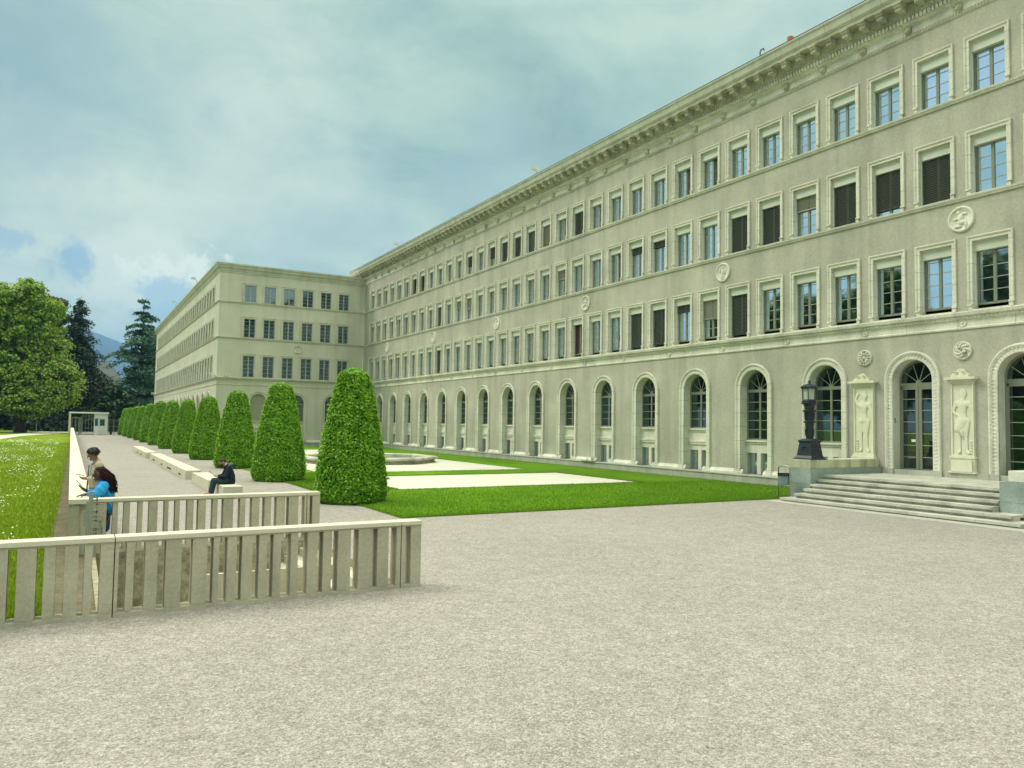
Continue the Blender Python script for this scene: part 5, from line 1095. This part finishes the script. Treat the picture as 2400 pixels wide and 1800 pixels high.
def head_nodes(N, E_, c, tilt, neck_from):
    """c: centre of the skull; tilt: forward pitch; face towards -x"""
    ct, st_ = math.cos(tilt), math.sin(tilt)
    def T_(x, y, z): return (c[0] + x*ct - z*st_, c[1] + y, c[2] + z*ct + x*st_)
    N['skull'] = (*T_(.012, 0, .020), .080, .076); N['crown'] = (*T_(.012, 0, .055), .066, .066); N['jaw'] = (*T_(-.030, 0, -.056), .045, .046); N['chin'] = (*T_(-.062, 0, -.088), .024, .026)
    N['nosea'] = (*T_(-.088, 0, -.002), .010); N['noseb'] = (*T_(-.104, 0, -.022), .013, .015); N['earl'] = (*T_(.018, .090, -.010), .012, .022); N['earr'] = (*T_(.018, -.090, -.010), .012, .022)
    E_ += [(neck_from, 'skull'), ('skull', 'crown'), ('skull', 'jaw'), ('jaw', 'chin'), ('skull', 'nosea'), ('nosea', 'noseb'), ('skull', 'earl'), ('skull', 'earr')]; return T_
def face(T_, q, skin, brow, lip):
    for s in (-1, 1):
        g = MB(); g.tube([T_(-.092, s*.016, .030), T_(-.090, s*.034, .036), T_(-.076, s*.052, .028)], .0055, 5); mm('eyebrow', g, brow, q)
        g = MB(); g.ball(T_(-.086, s*.033, .010), (.009, .014, .006), 8, 5); mm('eye', g, brow, q)
    g = MB(); g.tube([T_(-.082, .024, -.060), T_(-.094, 0, -.058), T_(-.082, -.024, -.060)], .0075, 6); mm('lips', g, lip, q)
LIP = mat('lip', (.25, .08, .07), .5); LIP2 = mat('dark_lip', (.09, .025, .025), .4)
def cap_hair(T_, q, m, n, seed, thick=.012, face_cut=.035, low=-.02, puff=1.0):
    """hair as a cap of many short locks over the skull"""
    g = MB(); rr = random.Random(seed)
    g.ball(T_(.030, 0, .032), (.106*puff, .096*puff, .098*puff), 18, 14); base_ = list(g.v); cut = []
    for f in g.f:
        cc = Vector((0, 0, 0))
        for i in f: cc += Vector(g.v[i])
        cut.append(cc/len(f))
    c0 = Vector(T_(.030, 0, .032)); up = (Vector(T_(0, 0, 1)) - Vector(T_(0, 0, 0))); fw = Vector(T_(-1, 0, 0)) - Vector(T_(0, 0, 0))
    keep = [(f, mi) for f, cc, mi in zip(g.f, cut, g.m) if (cc-c0).dot(up) > low + max(0, (cc-c0).dot(fw) + .015)*.95]
    g.f = [k_[0] for k_ in keep]; g.m = [k_[1] for k_ in keep]
    for i in range(n):
        a, t = rr.uniform(0, 6.283), rr.uniform(0, 2.1); d = Vector((math.sin(t)*math.cos(a), math.sin(t)*math.sin(a), math.cos(t)))
        p = Vector(T_(.030 + d.x*.102*puff, d.y*.092*puff, .032 + d.z*.094*puff))
        if (p-c0).dot(up) < low + max(0, (p-c0).dot(fw) + .015)*.95: continue
        e = p + (p-c0).normalized()*thick + Vector((rr.uniform(-1, 1), rr.uniform(-1, 1), rr.uniform(-1, .2)))*thick*1.4
        g.tube([tuple(p), tuple(e)], [.011, .004], 5)
    return mm('hair', g, m, q)

# --- standing man, tan jacket
q = person((.53, 21.75, .10), 'standing man in a tan jacket with thick black hair looking down at a phone', rz=.08)
N = {'hip': (0, 0, .97, .13, .15), 'waist': (.0, 0, 1.12, .11, .135), 'chest': (.02, 0, 1.32, .125, .17), 'neckb': (.01, 0, 1.46, .075), 'neck': (-.04, 0, 1.51, .055)}; E_ = [('hip', 'waist'), ('waist', 'chest'), ('chest', 'neckb'), ('neckb', 'neck')]
T_ = head_nodes(N, E_, (-.095, 0, 1.61), .42, 'neck')
for s, c_ in ((1, 'l'), (-1, 'r')):
    N.update({c_+'th': (0, s*.095, .86, .085), c_+'kn': (-.01, s*.10, .48, .058), c_+'an': (.02, s*.10, .09, .04), c_+'ft': (-.13, s*.11, .035, .035),
              c_+'sh': (.02, s*.185, 1.42, .060), c_+'el': (.06, s*.23, 1.13, .045), c_+'wr': (-.19, s*.10, 1.13, .029)})
    E_ += [('hip', c_+'th'), (c_+'th', c_+'kn'), (c_+'kn', c_+'an'), (c_+'an', c_+'ft'), ('chest', c_+'sh'), (c_+'sh', c_+'el'), (c_+'el', c_+'wr')]
    hand(N, E_, (-.19, s*.10, 1.13), c_+'wr', (-1, -s*.5, .1), (.2, -s*.5, .8), curl=.6, thumb=s)
put(skin('body', slim(N), E_, SKIN1, 2), q, 'body'); face(T_, q, SKIN1, HAIRB, LIP); cap_hair(T_, q, HAIRB, 320, 3, .016, low=-.075, puff=1.06)
JN = {'hip': (.0, 0, .86, .135, .165), 'j1': (0, 0, .98, .13, .16), 'waist': (.005, 0, 1.12, .125, .150), 'chest': (.02, 0, 1.30, .13, .155), 'up': (.022, 0, 1.38, .105, .12), 'neckb': (.01, 0, 1.47, .065, .07)}; JE = [('hip', 'j1'), ('j1', 'waist'), ('waist', 'chest'), ('chest', 'up'), ('up', 'neckb')]
for s, c_ in ((1, 'l'), (-1, 'r')): JN.update({c_+'s': (.025, s*.165, 1.40, .080), c_+'e': (.065, s*.225, 1.12, .060), c_+'w': (-.15, s*.125, 1.13, .047)}); JE += [('up', c_+'s'), (c_+'s', c_+'e'), (c_+'e', c_+'w')]
put(skin('jacket', JN, JE, TAN, 2), q, 'jacket')
g = MB(); g.tube([(-.115, .02, 1.42), (-.115, .02, 1.2), (-.12, .02, .90)], [.022, .022, .02], 8); g.tube([(-.06, .05, 1.47), (-.11, .03, 1.40), (-.06, -.05, 1.47)], .018, 6); mm('shirt', g, SHIRT, q)
g = MB(); g.tube([(-.140, .055, 1.40), (-.155, .06, 1.15), (-.165, .06, .80)], [.012, .014, .016], 6); mm('jacket_edge', g, DARKT, q)
TN = {'hip': (0, 0, .92, .135, .165)}; TE = []
for s, c_ in ((1, 'l'), (-1, 'r')): TN.update({c_+'t': (0, s*.095, .80, .105), c_+'k': (-.01, s*.10, .48, .08), c_+'a': (.015, s*.10, .10, .065)}); TE += [('hip', c_+'t'), (c_+'t', c_+'k'), (c_+'k', c_+'a')]
put(skin('trousers', TN, TE, KHAKI, 2), q, 'trousers')
g = MB()
for s in (-1, 1): g = MB(); g.ball((-.05, s*.105, .045), (.15, .05, .045), 10, 6); mm('shoe', g, DARKT, q)
ph = empty('mobile_phone', (.53 - .30/S, 21.72, 1.205/S+.1), 0); tag(ph, 'dark phone held by the standing man in the tan jacket', 'phone')
g = MB(); g.box(-.075, .075, -.038, .038, -.005, .005); o = mm('phone_case', g, BLACK, ph, False); ph.rotation_euler = (0, .25, .1)

# --- woman in bright blue leaning on the wall
q = person((.60, 19.98, -.12), 'woman in a bright blue blouse with long dark hair leaning on the wall', rz=0.0)
N = {'hip': (.07, 0, .88, .15, .17), 'waist': (.05, 0, 1.04, .13, .15), 'chest': (.02, 0, 1.22, .135, .17), 'neckb': (-.01, 0, 1.33, .06), 'neck': (-.03, 0, 1.39, .048)}; E_ = [('hip', 'waist'), ('waist', 'chest'), ('chest', 'neckb'), ('neckb', 'neck')]
T_ = head_nodes(N, E_, (-.075, 0, 1.475), .30, 'neck')
for s, c_ in ((1, 'l'), (-1, 'r')):
    N.update({c_+'th': (.10, s*.10, .76, .09), c_+'kn': (.03, s*.10, .44, .06), c_+'an': (.08, s*.10, .08, .042), c_+'ft': (-.05, s*.11, .035, .035), c_+'sh': (.02, s*.18, 1.30, .06)})
    E_ += [('hip', c_+'th'), (c_+'th', c_+'kn'), (c_+'kn', c_+'an'), (c_+'an', c_+'ft'), ('chest', c_+'sh')]
N.update({'lel': (-.10, .20, 1.07, .045), 'lwr': (-.26, .16, 1.17, .030), 'rel': (-.05, -.21, 1.13, .045), 'rwr': (-.26, -.16, 1.125, .028)})
E_ += [('lsh', 'lel'), ('lel', 'lwr'), ('rsh', 'rel'), ('rel', 'rwr')]
hand(N, E_, (-.26, .16, 1.17), 'lwr', (-1, -.1, .75), (.7, -.2, .9), k=1.05, curl=.25, thumb=1); hand(N, E_, (-.26, -.16, 1.125), 'rwr', (-1, .1, -.12), (.1, .1, -1), k=1.0, curl=.35, thumb=-1)
put(skin('body', slim(N), E_, SKIN2, 2), q, 'body'); face(T_, q, SKIN2, HAIRB, LIP2)
JN = {'hip': (.08, 0, .84, .17, .20), 'j1': (.065, 0, .95, .165, .19), 'waist': (.055, 0, 1.07, .17, .18), 'chest': (.045, 0, 1.18, .165, .175), 'up': (.03, 0, 1.25, .125, .13), 'neckb': (-.015, 0, 1.335, .06, .065),
      'ls': (.02, .16, 1.27, .085), 'le': (-.10, .20, 1.09, .075), 'lw': (-.20, .175, 1.14, .05), 'rs': (.02, -.16, 1.27, .09), 'rm': (-.02, -.205, 1.19, .10), 're': (-.05, -.21, 1.12, .085), 'rw': (-.20, -.175, 1.135, .05)}
JE = [('hip', 'j1'), ('j1', 'waist'), ('waist', 'chest'), ('chest', 'up'), ('up', 'neckb'), ('up', 'ls'), ('ls', 'le'), ('le', 'lw'), ('up', 'rs'), ('rs', 'rm'), ('rm', 're'), ('re', 'rw')]
bm_ = skin('blouse', JN, JE, BLUE, 2)
for v in bm_.vertices:      # creases in the cloth
    v.co += v.normal * (.004*math.sin(v.co.z*38 + v.co.x*55 + v.co.y*20) + .003*math.sin(v.co.x*80 - v.co.z*30 + v.co.y*50))
put(bm_, q, 'blouse')
SK = {'a': (.04, 0, .86, .14, .16), 'b': (.03, 0, .66, .14, .155), 'c': (.03, 0, .50, .135, .15)}; put(skin('skirt', SK, [('a', 'b'), ('b', 'c')], mat('deep_blue_cloth', (.01, .05, .25), .8), 2), q, 'skirt')
g = MB(); rr = random.Random(5)
g.ball(T_(.035, 0, .045), (.105, .10, .098), 16, 10); c0 = T_(.035, 0, .045)
kf = [(f, mi) for f, mi in zip(g.f, g.m) if min(g.v[i][0] for i in f) > c0[0] - .035 or min(g.v[i][2] for i in f) > c0[2] + .05]; g.f = [a for a, _ in kf]; g.m = [a for _, a in kf]
for i in range(420):
    a = rr.uniform(-1.5, 1.5); x0, y0 = .035 + .095*math.cos(a)*.95, .098*math.sin(a); z0 = rr.uniform(.0, .11); p = Vector(T_(x0, y0, z0 + .01)); L2 = rr.uniform(.14, .42) * (1.0 if abs(a) < 1.6 else .62)
    out = Vector((math.cos(a)*.05 + .05, math.sin(a)*.035, 0)); pts_ = [tuple(p)]
    for t in (.25, .5, .75, 1.0):
        pts_.append((p.x + out.x*t*1.7 + .055*min(1, L2*t*3) + rr.uniform(-.018, .018), p.y + out.y*t*1.6 + rr.uniform(-.018, .018), p.z - L2*t))
    g.tube(pts_, [.014, .015, .014, .012, .005], 5)
mm('hair', g, HAIRR, q)
g = MB(); g.tube([(.05, -.13, 1.27), (-.02, -.29, 1.10), (.0, -.35, .98), (.02, -.36, .80)], .010, 6); mm('bag_strap', g, BLACK, q)
ph = empty('mobile_phone', (.60 - .375/S, 19.98 + .14/S, 1.31/S-.12), 0); tag(ph, 'dark phone held up by the woman in blue', 'phone')
g = MB(); g.box(-.08, .08, -.04, .04, -.005, .005); mm('phone_case', g, BLACK, ph, False); ph.rotation_euler = (0, .85, .1)

# --- seated man in navy coat
q = person((5.40, 31.85, .43), 'bearded man in a navy coat and red shoes seated on the concrete bench', rz=0.0, k=1.0)
N = {'hip': (.02, 0, .10, .12, .15), 'waist': (.01, 0, .26, .12, .135), 'chest': (-.05, 0, .48, .13, .165), 'neckb': (-.11, 0, .575, .065), 'neck': (-.155, 0, .63, .055)}; E_ = [('hip', 'waist'), ('waist', 'chest'), ('chest', 'neckb'), ('neckb', 'neck')]
T_ = head_nodes(N, E_, (-.225, 0, .715), .55, 'neck')
for s, c_ in ((1, 'l'), (-1, 'r')):
    N.update({c_+'th': (-.08, s*.10, .10, .088), c_+'kn': (-.46, s*.11, .14, .060), c_+'an': (-.53, s*.11, -.27, .042), c_+'ft': (-.66, s*.12, -.325, .035), c_+'sh': (-.05, s*.18, .56, .06), c_+'el': (-.16, s*.23, .29, .046), c_+'wr': (-.37, s*.08, .26, .030)})
    E_ += [('hip', c_+'th'), (c_+'th', c_+'kn'), (c_+'kn', c_+'an'), (c_+'an', c_+'ft'), ('chest', c_+'sh'), (c_+'sh', c_+'el'), (c_+'el', c_+'wr')]
    hand(N, E_, (-.37, s*.08, .26), c_+'wr', (-1, -s*.4, .35), (.3, -s*.4, .9), curl=.6, thumb=s)
put(skin('body', slim(N), E_, SKIN3, 2), q, 'body'); face(T_, q, SKIN3, HAIRBR, LIP); cap_hair(T_, q, HAIRBR, 160, 8, .006, low=-.07, puff=.97)
g = MB(); rr = random.Random(9)
for i in range(150):
    a = rr.uniform(-1.5, 1.5); zz = rr.uniform(-.105, -.035); p = T_(-.022 - .068*math.cos(a), .070*math.sin(a), zz); g.ball(p, (.014, .013, .018), 5, 4)
mm('beard', g, HAIRBR, q)
JN = {'hip': (.06, 0, .10, .145, .165), 'waist': (.04, 0, .26, .15, .165), 'chest': (-.025, 0, .44, .15, .16), 'up': (-.055, 0, .52, .12, .125), 'neckb': (-.115, 0, .60, .07, .07)}; JE = [('hip', 'waist'), ('waist', 'chest'), ('chest', 'up'), ('up', 'neckb')]
for s, c_ in ((1, 'l'), (-1, 'r')): JN.update({c_+'s': (-.04, s*.16, .53, .088), c_+'e': (-.14, s*.235, .28, .070), c_+'w': (-.32, s*.11, .26, .050), c_+'tl': (-.10, s*.09, .09, .115)}); JE += [('up', c_+'s'), (c_+'s', c_+'e'), (c_+'e', c_+'w'), ('hip', c_+'tl')]
put(skin('coat', JN, JE, NAVY, 2), q, 'coat')
g = MB(); g.tube([(-.06, .10, .60), (.03, .06, .64), (.05, 0, .65), (.03, -.06, .64), (-.06, -.10, .60)], [.03, .055, .06, .055, .03], 8); mm('hood', g, GREYH, q)
g = MB(); g.tube([(-.15, .045, .61), (-.10, .055, .67), (-.085, .0, .69), (-.10, -.055, .67), (-.15, -.045, .61)], .013, 6); mm('collar', g, WHITE, q)
TN = {'hip': (0, 0, .10, .13, .17)}; TE = []
for s, c_ in ((1, 'l'), (-1, 'r')): TN.update({c_+'t': (-.10, s*.10, .105, .105), c_+'k': (-.46, s*.115, .135, .082), c_+'a': (-.53, s*.115, -.22, .072)}); TE += [('hip', c_+'t'), (c_+'t', c_+'k'), (c_+'k', c_+'a')]
put(skin('trousers', TN, TE, TEAL, 2), q, 'trousers')
g = MB()
for s in (-1, 1):
    g = MB(); g.ball((-.60, s*.12, -.30), (.145, .05, .05), 10, 6); mm('shoe', g, PINK, q)
    g = MB(); g.box(-.74, -.48, s*.12-.045, s*.12+.045, -.367, -.335); mm('shoe_sole', g, WHITE, q, False)
ph = empty('mobile_phone', (5.36 - .53/S, 31.85, .45 + .375/S), 0); tag(ph, 'dark phone held by the seated man', 'phone')
g = MB(); g.box(-.075, .075, -.038, .038, -.005, .005); mm('phone_case', g, BLACK, ph, False); ph.rotation_euler = (0, .75, 0)
# ---------------------------------------------------------------- air
hm = bpy.data.materials.new('air'); hm.use_nodes = True; t = hm.node_tree; t.nodes.clear()
pv = t.nodes.new('ShaderNodeVolumePrincipled'); pv.inputs['Color'].default_value = (.30, .58, 1.0, 1); pv.inputs['Density'].default_value = .00016; pv.inputs['Anisotropy'].default_value = .0
ho = t.nodes.new('ShaderNodeOutputMaterial'); t.links.new(pv.outputs[0], ho.inputs['Volume'])
g = MB(); g.box(-4200, 6300, -320, 9400, -60, 660); h_ = ob('haze', g, hm); h_['kind'] = 'stuff'
